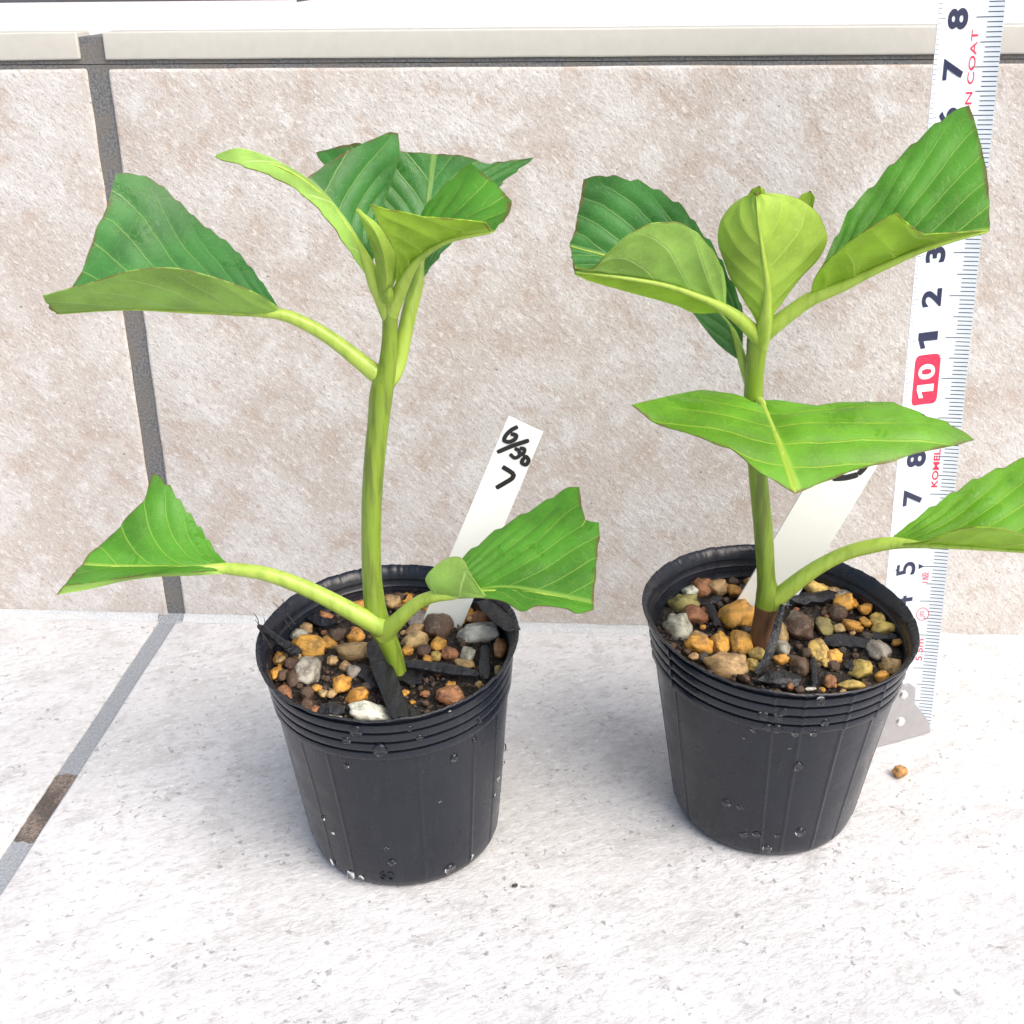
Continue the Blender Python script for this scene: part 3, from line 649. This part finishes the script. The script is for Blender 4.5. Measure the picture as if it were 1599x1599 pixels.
# C: lower right leaf with a basal flap turned up
MC = [(700, 931, -10.9), (745, 921, -11.0), (790, 917, -11.1), (835, 923, -11.3), (880, 933, -11.45), (926, 944, -11.6)]
leaf(plA, [
    patch(MC, [(700, 927, -10.85), (706, 895, -10.5), (722, 874, -10.3), (747, 852, -10.05), (777, 829, -9.85), (822, 802, -9.65), (860, 780, -9.55), (880, 767, -9.55), (905, 760, -9.6)], 'U', UPM, UNM, cut=[(.3, 934, 880), (.62, 940, 821), (.68, 917, 816), (.85, 909, 790)], bulge=.10, veins=5, slant=1.15, teeth=6),
    patch(MC, [(704, 934, -11.0), (745, 933, -11.3), (785, 938, -11.55), (817, 954, -11.85), (835, 946, -11.8), (885, 950, -11.9), (901, 957, -12.0), (927, 951, -11.9)], 'U', UPM, UNM, bulge=.02, veins=5, slant=.4, pucker=.015),
    patch([(682, 930, -11.0), (700, 932, -11.1), (725, 933, -11.25), (757, 933, -11.4)], [(668, 915, -11.05), (664, 904, -11.1), (679, 885, -11.2), (702, 871, -11.25), (720, 872, -11.3), (734, 897, -11.4), (757, 931, -11.42)], 'L', UPM, UNM, bulge=.10, veins=2, slant=.2, pucker=.02)],
    'broad notched leaf low on the right with its base lobe folded over', [(598, 992, -10.4, 30), (612, 978, -10.55, 27), (632, 958, -10.7, 23), (655, 940, -10.8, 21), (680, 931, -10.95, 19), (705, 930, -11.05, 14), (745, 924, -11.08, 7), (835, 926, -11.36, 4), (925, 945, -11.65, 2)])
# E: broad leaf standing behind
ME = [(655, 437, -9.5), (661, 390, -9.2), (666, 345, -8.9), (671, 300, -8.65), (678, 240, -8.4)]
leaf(plA, [
    patch(ME, [(656, 441, -9.5), (675, 413, -9.15), (702, 379, -8.8), (745, 327, -8.5), (786, 282, -8.3), (834, 246, -8.1)], 'U', UPD, UNM, cut=[(.3, 716, 243), (.55, 766, 257)], bulge=.05, veins=4, slant=1.05, teeth=9),
    patch(ME, [(653, 437, -9.5), (620, 395, -9.25), (575, 335, -8.9), (530, 285, -8.6), (493, 238, -8.4)], 'U', UPD, UNM, cut=[(.25, 630, 237), (.65, 556, 224)], bulge=.05, veins=4, slant=1.05, teeth=9)],
    'broad dark leaf standing up behind the others, cut flat on top', [(600, 606, -10.15, 18), (611, 592, -10.1, 24), (622, 568, -9.97, 24), (630, 530, -9.85, 24), (641, 480, -9.7, 24), (651, 440, -9.5, 22), (657, 410, -9.33, 12), (664, 370, -9.0, 5), (667, 340, -8.8, 2)])
# D: narrow leaf arching to the left
MD = [(583, 420, -10.15), (570, 393, -10.2), (552, 361, -10.25), (533, 335, -10.3), (507, 305, -10.35), (479, 280, -10.4)]
leaf(plA, [
    patch(MD, [(585, 400, -10.0), (590, 350, -9.8), (604, 305, -9.6), (617, 268, -9.5), (624, 237, -9.45), (622, 208, -9.4)], 'U', UPD, UNM, cut=[(.25, 511, 254), (.6, 563, 226), (.88, 608, 206)], bulge=-.08, veins=5, slant=.4),
    patch([(583, 410, -10.15), (570, 391, -10.2), (552, 359, -10.25), (533, 332, -10.3), (507, 301, -10.35), (479, 277, -10.4), (438, 253, -10.55), (411, 241, -10.65), (371, 231, -10.75), (340, 240, -10.8)], [(572, 430, -10.25), (545, 388, -10.5), (516, 346, -10.75), (489, 316, -10.9), (455, 289, -11.0), (408, 267, -11.1), (360, 251, -11.0), (335, 245, -10.85)], 'L', UPD, UNM, bulge=.06, veins=3, slant=.2, teeth=7, amp=.05, pucker=.01)],
    'narrow leaf arching up to the left with a serrated margin', [(608, 512, -10.1, 12), (604, 490, -10.12, 22), (596, 466, -10.15, 24), (586, 443, -10.18, 24), (577, 418, -10.22, 20), (562, 388, -10.26, 14), (540, 352, -10.32, 9), (507, 309, -10.42, 6), (440, 262, -10.75, 4), (345, 243, -10.85, 2)])
# F: leaf towards the viewer's right
MF = [(618, 466, -10.25), (634, 440, -10.4), (655, 402, -10.65), (691, 379, -10.95), (725, 367, -11.2), (768, 362, -11.45)]
leaf(plA, [
    patch(MF, [(622, 455, -10.2), (640, 400, -10.1), (658, 335, -9.95), (690, 296, -9.75), (734, 254, -9.6)], 'U', UPM, UNL, cut=[(.3, 793, 336), (.55, 799, 314), (.8, 770, 282)], bulge=-.05, veins=5, slant=.95, teeth=6),
    patch(MF, [(616, 455, -10.3), (619, 425, -10.6), (618, 399, -10.95), (608, 376, -11.2), (592, 350, -11.4), (578, 319, -11.5)], 'L', UPM, UNL, cut=[(.07, 757, 347), (.3, 708, 343), (.6, 658, 338), (.85, 605, 328)], bulge=.04, veins=5, slant=.35)],
    'folded leaf pointing right, pale underside flap in front', [(608, 515, -10.1, 12), (611, 492, -10.12, 22), (617, 470, -10.22, 25), (628, 446, -10.35, 22), (648, 412, -10.6, 14), (691, 380, -10.97, 8), (768, 363, -11.47, 3)])
# bud: a pair of young leaves still pressed together
MG = [(600, 470, -10.45), (605, 440, -10.55), (600, 400, -10.65), (585, 360, -10.65), (558, 326, -10.6)]
leaf(plA, [
    patch(MG, [(606, 468, -10.4), (619, 430, -10.35), (619, 402, -10.4), (607, 376, -10.45), (590, 350, -10.5), (563, 330, -10.58)], 'L', UPL, YNG, bulge=.08, veins=3, pucker=.01, ns=14),
    patch(MG, [(593, 466, -10.35), (588, 430, -10.4), (584, 400, -10.45), (573, 366, -10.5), (557, 328, -10.58)], 'L', UPL, YNG, bulge=.08, veins=3, pucker=.01, ns=14)],
    'pale young leaves folded together at the tip', None, 'bud')
leaf(plA, [patch([(604, 476, -10.5), (608, 462, -10.6), (610, 448, -10.55)], [(598, 474, -10.45), (597, 462, -10.5), (609, 447, -10.55)], 'L', UPL, YNG, bulge=.05, veins=2, pucker=0, ns=10, nt_=24),
           patch([(604, 476, -10.5), (608, 462, -10.6), (610, 448, -10.55)], [(612, 476, -10.45), (615, 462, -10.5), (611, 447, -10.55)], 'L', UPL, YNG, bulge=.05, veins=2, pucker=0, ns=10, nt_=24)], 'tiny bud in the leaf axil', None, 'bud')

# ---- plant B (pot beside the tape)
sB = on_z(1188, 1005, 4.75)
plB = empty('hydrangea_cutting', sB, 'green cutting with round pale young leaf at its tip, beside the steel tape', 'plant', 'rooted cuttings in the pots')
tube('stem', [(1197, 952, -8.75, 36), (1199, 930, -8.75, 36), (1197, 905, -8.75, 29), (1193, 836, -8.75, 30), (1184, 740, -8.75, 29), (1180, 690, -8.75, 29), (1177, 640, -8.75, 30), (1177, 612, -8.75, 30), (1179, 580, -8.75, 30), (1182, 548, -8.75, 32), (1185, 528, -8.75, 35), (1188, 512, -8.8, 26)], M_STEM, plB, plB, n=130, seg=28, lump=.03)
tube('stem_base', [(1187, 1024, -8.75, 32), (1190, 985, -8.75, 33), (1195, 962, -8.75, 35), (1198, 946, -8.75, 37.5)], M_WOOD, plB, plB, n=24, seg=26, lump=.03)['label'] = 'brown woody base of the stem'
# H: dark leaf behind on the left
MH = [(1156, 555, -8.5), (1141, 508, -8.3), (1100, 468, -8.1), (1050, 440, -7.9), (980, 410, -7.7), (890, 384, -7.5)]
leaf(plB, [
    patch(MH, [(1160, 545, -8.45), (1157, 480, -8.2), (1133, 426, -8.0), (1113, 388, -7.85), (1088, 356, -7.7), (1068, 329, -7.6), (1037, 306, -7.45), (998, 286, -7.3), (974, 281, -7.3), (940, 276, -7.25), (911, 280, -7.2)], 'U', UPD, UNM, cut=[(.35, 899, 352)], bulge=-.06, veins=5, slant=.8, teeth=11),
    patch(MH, [(1157, 563, -8.5), (1148, 558, -8.55), (1121, 537, -8.5), (1094, 504, -8.4), (1070, 474, -8.3), (1000, 446, -8.1), (896, 423, -7.8)], 'U', UPD, UNM, bulge=.04, veins=5, slant=.5)],
    'large dark leaf behind on the left with a wet patch', [(1176, 615, -8.72, 14), (1171, 602, -8.68, 16), (1164, 580, -8.6, 15), (1155, 548, -8.48, 14), (1141, 512, -8.3, 9), (1100, 470, -8.1, 6), (980, 411, -7.72, 4), (892, 385, -7.52, 2)])
# I: leaf seen from below
MI_ = [(1134, 481, -9.2), (1100, 465, -9.35), (1040, 444, -9.55), (980, 433, -9.75), (930, 427, -9.85), (898, 424, -9.9)]
leaf(plB, [
    patch(MI_, [(1134, 478, -9.2), (1132, 435, -9.45), (1115, 396, -9.75), (1088, 366, -10.0), (1067, 352, -10.1), (1040, 348, -10.2), (1010, 353, -10.25), (986, 365, -10.25), (965, 381, -10.2), (945, 401, -10.15), (925, 421, -10.05), (898, 419, -9.95)], 'L', UPM, UNM, bulge=.08, veins=4, slant=.45, teeth=9, amp=.03),
    patch(MI_, [(1130, 488, -9.15), (1085, 489, -9.1), (1055, 477, -9.2), (980, 456, -9.45), (915, 437, -9.8), (898, 429, -9.88)], 'L', UPM, UNL, bulge=.05, veins=4, slant=.3, pucker=.01)],
    'leaf on the left showing its pale underside', [(1190, 548, -8.76, 14), (1187, 531, -8.84, 24), (1176, 518, -8.95, 24), (1156, 499, -9.1, 21), (1134, 484, -9.22, 17), (1100, 467, -9.4, 11), (1040, 446, -9.62, 8), (980, 435, -9.82, 6), (900, 425, -9.93, 3)])
# L: big leaf on the right
ML = [(1266, 466, -9.0), (1300, 450, -9.05), (1364, 421, -9.2), (1443, 385, -9.4), (1500, 368, -9.5), (1544, 360, -9.6)]
leaf(plB, [
    patch(ML, [(1272, 450, -8.95), (1290, 403, -8.75), (1311, 363, -8.55), (1332, 324, -8.4), (1364, 292, -8.25), (1390, 262, -8.15), (1416, 237, -8.05), (1453, 203, -7.95), (1485, 179, -7.9), (1513, 164, -7.9)], 'U', UPM, UNL, cut=[(.25, 1546, 312), (.58, 1538, 248), (.85, 1524, 193)], bulge=-.08, veins=5, slant=.95, teeth=8),
    patch(ML, [(1266, 458, -9.05), (1272, 436, -9.3), (1290, 410, -9.6), (1337, 371, -10.0), (1368, 350, -10.2), (1400, 333, -10.3)], 'L', UPM, UNL, cut=[(.35, 1443, 367), (.7, 1421, 350)], bulge=.06, veins=4, slant=.3)],
    'large upright leaf on the right reaching across the tape', [(1182, 548, -8.76, 14), (1186, 531, -8.82, 26), (1200, 516, -8.87, 27), (1230, 492, -8.92, 25), (1266, 467, -9.0, 23), (1311, 449, -9.1, 18), (1364, 424, -9.25, 13), (1443, 390, -9.45, 9), (1500, 372, -9.55, 6), (1543, 362, -9.62, 3)])
# M: leaf drooping to the front
MM = [(1187, 626, -9.0), (1193, 638, -9.4), (1203, 660, -10.0), (1216, 692, -10.7), (1231, 735, -11.3), (1242, 770, -11.7)]
leaf(plB, [
    patch(MM, [(1180, 628, -8.95), (1160, 631, -8.95), (1146, 628, -8.95), (1132, 616, -8.95), (1100, 609, -9.05), (1064, 614, -9.2), (1040, 619, -9.4), (986, 632, -9.9)], 'U', UPL, UNL, cut=[(.25, 1174, 735), (.42, 1138, 705), (.62, 1085, 688), (.85, 1020, 661)], bulge=.08, veins=5, slant=.45, teeth=0),
    patch(MM, [(1194, 625, -8.95), (1220, 626, -8.95), (1248, 630, -9.0), (1296, 636, -9.1), (1332, 629, -9.2), (1394, 630, -9.5), (1440, 648, -9.8), (1480, 662, -10.0), (1522, 687, -10.2)], 'U', UPL, UNL, cut=[(.3, 1330, 740), (.6, 1420, 717)], bulge=.08, veins=5, slant=.45, teeth=8)],
    'wide leaf drooping forward across the stem, browned at its cut tip', [(1178, 634, -8.72, 12), (1184, 626, -8.92, 14), (1189, 630, -9.1, 14), (1194, 641, -9.4, 12), (1204, 663, -10.0, 9), (1217, 694, -10.68, 8), (1232, 737, -11.28, 6), (1242, 770, -11.68, 4)])
# N: low leaf on the right, running out of the picture
MN = [(1394, 849, -9.35), (1440, 852, -9.6), (1500, 855, -9.8), (1560, 858, -10.0), (1640, 864, -10.2), (1720, 872, -10.35)]
leaf(plB, [
    patch(MN, [(1396, 836, -9.3), (1440, 804, -9.1), (1488, 772, -8.95), (1520, 752, -8.85), (1560, 734, -8.8), (1599, 718, -8.8), (1650, 700, -8.85), (1690, 692, -8.9)], 'U', UPL, UNL, bulge=-.06, veins=5, slant=.9, teeth=8),
    patch(MN, [(1398, 851, -9.45), (1440, 848, -9.9), (1480, 832, -10.3), (1520, 824, -10.6), (1560, 826, -10.75), (1599, 836, -10.8), (1700, 862, -10.7)], 'L', UPL, UNL, bulge=.06, veins=4, slant=.3)],
    'pale leaf on a long stalk low on the right', [(1204, 940, -8.75, 30), (1218, 930, -8.8, 28), (1245, 908, -8.9, 26), (1280, 884, -9.0, 24), (1320, 864, -9.1, 23), (1360, 853, -9.25, 23), (1395, 848, -9.38, 20), (1440, 851, -9.63, 11), (1560, 858, -10.03, 7), (1715, 872, -10.37, 3)])
# K: round young leaf, underside to the front
MK = [(1194, 524, -9.05), (1197, 490, -9.2), (1198, 450, -9.4), (1192, 400, -9.55), (1184, 345, -9.6), (1182, 303, -9.5)]
leaf(plB, [
    patch(MK, [(1183, 522, -8.95), (1181, 504, -9.0), (1157, 462, -9.05), (1139, 432, -9.1), (1130, 408, -9.1), (1121, 378, -9.1), (1124, 348, -9.1), (1139, 324, -9.15), (1160, 308, -9.25), (1178, 301, -9.45)], 'L', UPL, YNG, bulge=.10, veins=6, slant=.25, pucker=.035, teeth=0),
    patch(MK, [(1205, 522, -8.95), (1209, 492, -9.0), (1223, 471, -9.0), (1250, 435, -9.0), (1280, 402, -9.0), (1292, 375, -9.0), (1289, 358, -9.0), (1277, 333, -9.05), (1250, 312, -9.15), (1220, 303, -9.3), (1186, 301, -9.45)], 'L', UPL, YNG, bulge=.10, veins=6, slant=.25, pucker=.035, teeth=0)],
    'round pale yellow green young leaf at the tip', [(1186, 552, -8.74, 20), (1189, 532, -8.86, 26), (1193, 512, -9.03, 24), (1196, 490, -9.17, 18), (1198, 450, -9.36, 11), (1192, 400, -9.53, 7), (1184, 345, -9.6, 4), (1181, 306, -9.5, 2)])
leaf(plB, [patch([(1195, 400, -8.7), (1190, 340, -8.75), (1186, 291, -8.9)], [(1150, 390, -8.7), (1158, 320, -8.8), (1184, 291, -8.9)], 'L', UPL, YNG, veins=3, pucker=.01, ns=14, nt_=40, teeth=5),
           patch([(1195, 400, -8.7), (1190, 340, -8.75), (1186, 291, -8.9)], [(1225, 390, -8.7), (1200, 320, -8.8), (1187, 291, -8.9)], 'L', UPL, YNG, veins=3, pucker=.01, ns=14, nt_=40, teeth=5)], 'small young leaf tip behind the round leaf', None, 'young_leaf')
leaf(plB, [patch([(1225, 400, -8.65), (1250, 340, -8.7), (1266, 299, -8.8)], [(1200, 390, -8.65), (1230, 330, -8.75), (1264, 299, -8.8)], 'L', UPL, YNG, veins=3, pucker=.01, ns=14, nt_=40, teeth=4),
           patch([(1225, 400, -8.65), (1250, 340, -8.7), (1266, 299, -8.8)], [(1240, 400, -8.65), (1268, 345, -8.75), (1267, 299, -8.8)], 'L', UPL, YNG, veins=3, pucker=.01, ns=14, nt_=40, teeth=4)], 'small young leaf tip behind the round leaf', None, 'young_leaf')

# ------------------------------------------------------------------ plant tags
M_TAG = simple('white_tag_plastic', (.80, .82, .79), .42, nz=.02)
M_INK = simple('black_marker', (.012, .012, .014), .4, nz=.2)
def plant_tag(corners, label, strokes, base):
    """corners: (px,py,Y) for top-left, top-right, bottom-right, bottom-left"""
    C = [on_y(*c) for c in corners]
    for a, c in ((0, 3), (1, 2)):                 # push the foot down into the soil
        C[c] = C[a]+(C[c]-C[a])*(C[a][2]-4.35)/(C[a][2]-C[c][2])
    root = empty('plant_tag', base, label, 'tag', 'white plant tags stuck in the pots')
    nrm = np.cross(C[1]-C[0], C[3]-C[0]); nrm /= np.linalg.norm(nrm)
    if nrm @ (C[0]-CAMP) > 0: nrm = -nrm
    nu, nv = 6, 24; V = []; F = []
    def S(u, v, o=0.0):
        P = (C[0]*(1-u)+C[1]*u)*(1-v)+(C[3]*(1-u)+C[2]*u)*v
        return P+nrm*(.05*math.sin(math.pi*v)+o)
    for o in (.0, -.05):
        for i in range(nv+1):
            for j in range(nu+1): V.append(S(j/nu, i/nv, o))
    k = (nu+1)*(nv+1)
    def q(i, j): return i*(nu+1)+j
    for i in range(nv):
        for j in range(nu):
            f = (q(i, j), q(i+1, j), q(i+1, j+1), q(i, j+1)); F.append(f); F.append(tuple(x+k for x in f[::-1]))
    per = [q(0, j) for j in range(nu+1)]+[q(i, nu) for i in range(1, nv+1)]+[q(nv, j) for j in range(nu-1, -1, -1)]+[q(i, 0) for i in range(nv-1, 0, -1)]
    for a, c in zip(per, per[1:]+per[:1]): F.append((a, c, c+k, a+k))
    mesh('body', rel(V, root), F, M_TAG, root, auto=40)
    if strokes:
        SV = []; SF = []
        pl_o = S(.5, .15, .012); pn = nrm
        def onpl(x, y):
            d = ray(x, y); return CAMP+d*(((pl_o-CAMP) @ pn)/(d @ pn))
        for idx, (w, pts) in enumerate(strokes):
            Q = catmull([onpl(x, y) for x, y in pts], 10*len(pts)); hw = w/2/pxcm(Q[0]); b0 = len(SV)
            for i in range(len(Q)):
                t = Q[min(i+1, len(Q)-1)]-Q[max(i-1, 0)]; t /= np.linalg.norm(t); s = np.cross(t, pn)
                e = min(1, .75+min(i, len(Q)-1-i)*.12)
                SV += [Q[i]+s*hw*e+pn*idx*.0012, Q[i]-s*hw*e+pn*idx*.0012]
            for i in range(len(Q)-1): a = b0+2*i; SF.append((a, a+1, a+3, a+2))
        mesh('handwriting', rel(SV, root), SF, M_INK, root)
    return root
def c5(L): return [(560+x/4, 640+y/4) for x, y in L]
ST = [(6.5, c5([(995, 105), (955, 125), (920, 160), (910, 190), (935, 200), (975, 185), (985, 160), (950, 150)])),
      (7, c5([(865, 265), (960, 225), (1065, 190)])),
      (6, c5([(945, 275), (975, 300), (1005, 285), (1000, 255), (975, 240)])), (6, c5([(1000, 285), (1030, 270), (1035, 245), (1005, 240)])),
      (6.5, c5([(1030, 300), (1020, 330), (1045, 342), (1062, 315), (1045, 292), (1028, 300)])),
      (7.5, c5([(898, 355), (935, 377), (970, 402)])), (7.5, c5([(971, 396), (960, 425), (915, 455), (858, 488)]))]
tagA = plant_tag([(794, 650, -7.75), (848, 675, -7.75), (728, 962, -8.2), (672, 940, -8.2)], 'white plant tag with handwritten 6/30 stuck behind the taller cutting', ST, on_z(735, 945, 4.6))
tagB = plant_tag([(1308, 672, -6.55), (1392, 690, -6.4), (1248, 926, -6.75), (1160, 922, -6.9)], 'white plant tag mostly hidden behind the drooping leaf', [(10, [(1300, 747), (1320, 746), (1340, 741)]), (9, [(1340, 741), (1352, 726), (1340, 706)])], on_z(1215, 905, 4.6))

# ------------------------------------------------------------------ tape measure
def tape_mat():
    m, nt, b = mat('tape_steel_white'); g = N(nt); v = g.coord()
    g.put(b.inputs['Base Color'], g.mix(g.noise(v, 2, 4), (.70, .77, .85), (.77, .83, .89))); b.inputs['Roughness'].default_value = .22
    b.inputs['Coat Weight'].default_value = .5; b.inputs['Coat Roughness'].default_value = .08; return m
M_TAPE = tape_mat(); M_NAVY = simple('navy_print', (.025, .03, .075), .35, nz=.1); M_RED = simple('red_print', (.72, .035, .09), .35, nz=.1); M_WPR = simple('white_print', (.85, .85, .85), .35, nz=.02)
M_STEEL = simple('hook_steel', (.50, .49, .50), .38, metal=.9, nz=.12, bump=.1, scale=4); M_RIV = simple('rivet_steel', (.78, .78, .77), .3, metal=.8, nz=.05)
tb = np.array([9.2076, -5.0977, 0]); td = np.array([math.sin(-.0413), math.sin(.0175), 0]); td[2] = math.sqrt(1-td @ td)
tb0 = tb+td*.03
tape = empty('tape_measure', tb0, 'white steel measuring tape standing upright, red 10 and metal end hook', 'tape measure')
def TR(c): return tb+td*c                            # right edge at centimetre c
L5 = on_y(1385, 896, TR(5)[1]-.42); L18 = on_y(1464.5, 29.5, TR(18)[1]-.42)
def TL(c): return L5+(L18-L5)*(c-5)/13.0
TW = float(np.linalg.norm(TL(9)-TR(9)))
def TP(c, v, o=0.0):
    """point on the tape: c cm along, v cm from the LEFT edge; o out of the printed face"""
    f = v/TW; A = TL(c); B = TR(c); w = B-A; n = np.cross(td, w); n /= np.linalg.norm(n)
    if n[1] > 0: n = -n
    return A+w*f-n*(.22*4*f*(1-f))+n*o
def build_tape():
    V = []; F = []; nc, nv = 110, 16
    cs = np.linspace(.12, 21.5, nc+1); th = .02
    for o in (0, -th):
        for c in cs:
            for j in range(nv+1): V.append(TP(c, TW*j/nv, o))
    k = (nc+1)*(nv+1); q = lambda i, j: i*(nv+1)+j
    for i in range(nc):
        for j in range(nv):
            f = (q(i, j), q(i, j+1), q(i+1, j+1), q(i+1, j)); F.append(f); F.append(tuple(x+k for x in f[::-1]))
    per = [q(0, j) for j in range(nv+1)]+[q(i, nv) for i in range(1, nc+1)]+[q(nc, j) for j in range(nv-1, -1, -1)]+[q(i, 0) for i in range(nc-1, 0, -1)]
    for a, c in zip(per, per[1:]+per[:1]): F.append((c, a, a+k, c+k))
    mesh('blade', rel(V, tape), F, M_TAPE, tape, auto=40)
    V = []; F = []
    def strip(c, v0, v1, w):
        n = 6; b0 = len(V)
        for i in range(n):
            v = v0+(v1-v0)*i/(n-1); V.append(TP(c-w/2, v, .004)); V.append(TP(c+w/2, v, .004))
        for i in range(n-1): a = b0+2*i; F.append((a, a+2, a+3, a+1))
    for mm in range(2, 212):
        c = mm/10; cm = mm % 10 == 0; h = mm % 5 == 0
        strip(c, TW-(.55 if cm else .42 if h else .31), TW-.01, .018)
        strip(c, .01, .26 if cm else .16 if h else .12, .012)
    for v0, v1 in ((TW-.66, TW-.52), (.40, .28)):           # black triangles at 5
        b0 = len(V); V.extend([TP(5+.075, v0, .005), TP(5-.075, v0, .005), TP(5, v1, .005)]); F.append((b0, b0+1, b0+2))
    mesh('tick_marks', rel(V, tape), F, M_NAVY, tape, smooth=False)
def tape_text(s, c, v, size, m, name, offset=.0, stretch=1.0, o=.006):
    tv, tf = text_mesh(s, size, offset)
    if tv: mesh(name, rel([TP(c+u*stretch, v-w, o) for u, w in tv], tape), tf, m, tape, smooth=False)
build_tape()
for c in list(range(2, 10))+list(range(11, 20)):
    tape_text(str(c % 10), c-.02, .60, .54, M_NAVY, 'numeral', .012 if c % 10 in (4, 5) else .035, 1.2, .012)
def rbox(c0, c1, v0, v1, r):
    P = []
    for cx, vx, a0 in ((c1-r, v1-r, 0), (c0+r, v1-r, 90), (c0+r, v0+r, 180), (c1-r, v0+r, 270)):
        for i in range(7): a = R(a0+15*i); P.append((cx+r*math.cos(a), vx+r*math.sin(a)))
    V = []; F = []; nv = 20
    for i in range(nv+1):
        v = v0+(v1-v0)*i/nv; e = min(v-v0, v1-v); q = 0 if e >= r else r-math.sqrt(max(0, r*r-(r-e)**2))
        V += [TP(c0+q, v, .006), TP(c1-q, v, .006)]
    for i in range(nv): F.append((2*i, 2*i+1, 2*i+3, 2*i+2))
    mesh('red_box', rel(V, tape), F, M_RED, tape, smooth=False)
rbox(9.38, 10.62, .30, 1.0, .13)
tape_text('1', 9.72, .65, .46, M_WPR, 'numeral', .02, 1.2, .022); tape_text('0', 10.2, .65, .46, M_WPR, 'numeral', .03, 1.25, .022)
tape_text('NYLON COAT', 16.45, TW-.55, .15, M_RED, 'print', .004, 1.9)
tape_text('KOMELON', 7.93, TW-.47, .15, M_RED, 'print', .02, 1.55)
tape_text('1級', 4.68, TW-.47, .17, M_RED, 'print', .0, 1.3)
tape_text('JIS', 3.62, TW-.45, .13, M_RED, 'print', .0, 1.3)
tape_text('5.5m', 2.55, TW-.43, .15, M_RED, 'print', .0, 1.6)
RV = []
for i in range(36):
    a = 2*math.pi*i/36
    for rr in (.19, .172): RV.append(TP(3.62+rr*math.cos(a), TW-.45+rr*.82*math.sin(a), .006))
mesh('print', rel(RV, tape), [(2*i, 2*((i+1) % 36), 2*((i+1) % 36)+1, 2*i+1) for i in range(36)], M_RED, tape, smooth=False)
# hook: riveted plate with a lip bent back along the floor
h1 = on_z(1453, 1144, .03); h2 = on_z(1371.6, 1166, .03); hd = h2-h1; hd /= np.linalg.norm(hd); hn = np.cross(hd, (0, 0, 1)); hn /= np.linalg.norm(hn)
if hn[1] > 0: hn = -hn
def onh(x, y, o=0.0):
    d = ray(x, y); return CAMP+d*(((h1+hn*o-CAMP) @ hn)/(d @ hn))
hp = [(1453, 1143), (1451, 1128), (1440, 1113), (1428, 1099), (1430, 1074), (1423, 1069.5), (1405, 1071), (1385, 1078), (1360, 1090), (1338, 1110), (1330, 1140), (1330, 1172), (1371.6, 1165.6), (1420, 1153)]
fr = [onh(*q) for q in hp]
for q in fr: q[2] = max(q[2], .02)
n = len(fr); bk = [q-hn*.09 for q in fr]
hk = mesh('hook', rel(fr+bk, tape), [tuple(range(n)), tuple(range(2*n-1, n-1, -1))]+[(i, i+n, (i+1) % n+n, (i+1) % n) for i in range(n)], M_STEEL, tape, smooth=False)
for x, y, rp in ((1411, 1085, 7.5), (1406, 1127, 8)):
    P = onh(x, y); r = rp/pxcm(P); V = []; F = []; sg = 24
    up = np.array([0, 0, 1.0])
    for rr, oo in ((1.0, 0.0), (.95, .04), (.7, .065), (.35, .075)):
        for i in range(sg): a = 2*math.pi*i/sg; V.append(P+(hd*math.cos(a)+up*math.sin(a))*r*rr+hn*oo)
    for j in range(3):
        for i in range(sg): a = j*sg+i; c = j*sg+(i+1) % sg; F.append((a, c, c+sg, a+sg))
    F.append(tuple(3*sg+i for i in range(sg)))
    mesh('rivet', rel(V, tape), F, M_RIV, hk, auto=50)

# ------------------------------------------------------------------ small things
lp = on_z(1406, 1206, .13)
lo = put_pebble(None, (lp[0], lp[1], .165), .2, .2, 'O', .3, 'pebble', .85); lo.color = (.68, .34, .10, 1)
tag(lo, 'single loose orange pebble on the white floor tile by the hook', 'pebble')
# strip of dry leaf arching over the soil beside the brown stem base
def strip_leaf():
    P = [on_y(1222, 944, -9.05), on_y(1216, 970, -9.25), on_y(1208, 1000, -9.5), on_y(1196, 1030, -9.85), on_y(1180, 1052, -10.2)]
    C = catmull(P, 30); V = []; F = []
    for i, c in enumerate(C):
        t = C[min(i+1, 29)]-C[max(i-1, 0)]; t /= np.linalg.norm(t); s = np.cross(t, (0, -1, .4)); s /= np.linalg.norm(s); w = .10*(.35+.65*math.sin(math.pi*min(1, (i+4)/36)))
        k = np.cross(s, t)*.035
        V += [c+s*w, c-k, c-s*w, c+k]
    for i in range(29):
        for j in range(4): a = 4*i+j; b_ = 4*i+(j+1) % 4; F.append((a, b_, b_+4, a+4))
    F += [(3, 2, 1, 0), (116, 117, 118, 119)]
    mesh('charcoal_chip', rel(V, mixB), F, M_CHAR, mixB, auto=40)
strip_leaf()
# hair roots on the rim of pot A
for i, (x, y, dx, dy) in enumerate([(404, 979, -8, -22), (410, 990, 2, -26), (440, 960, -14, -20), (446, 952, -6, -16), (444, 950, 10, -18), (408, 986, -10, -18)]):
    P0 = on_y(x+14, y+22, -10.8); tube('root_fibre', [(x+14, y+22, -10.8, 2), (x, y, -10.8, 1.8), (x+dx*.5+3, y+dy*.5, -10.8, 1.4), (x+dx, y+dy, -10.85, 1)], M_CHAR, mixA, mixA, n=14, seg=6)
# a crumb of soil on the floor
cp = on_z(804, 1383, .04); cr = put_pebble(None, (cp[0], cp[1], .05), .075, .05, 'D', .6, 'soil_crumb'); tag(cr, 'tiny dark crumb of soil on the white floor tile', 'crumb')
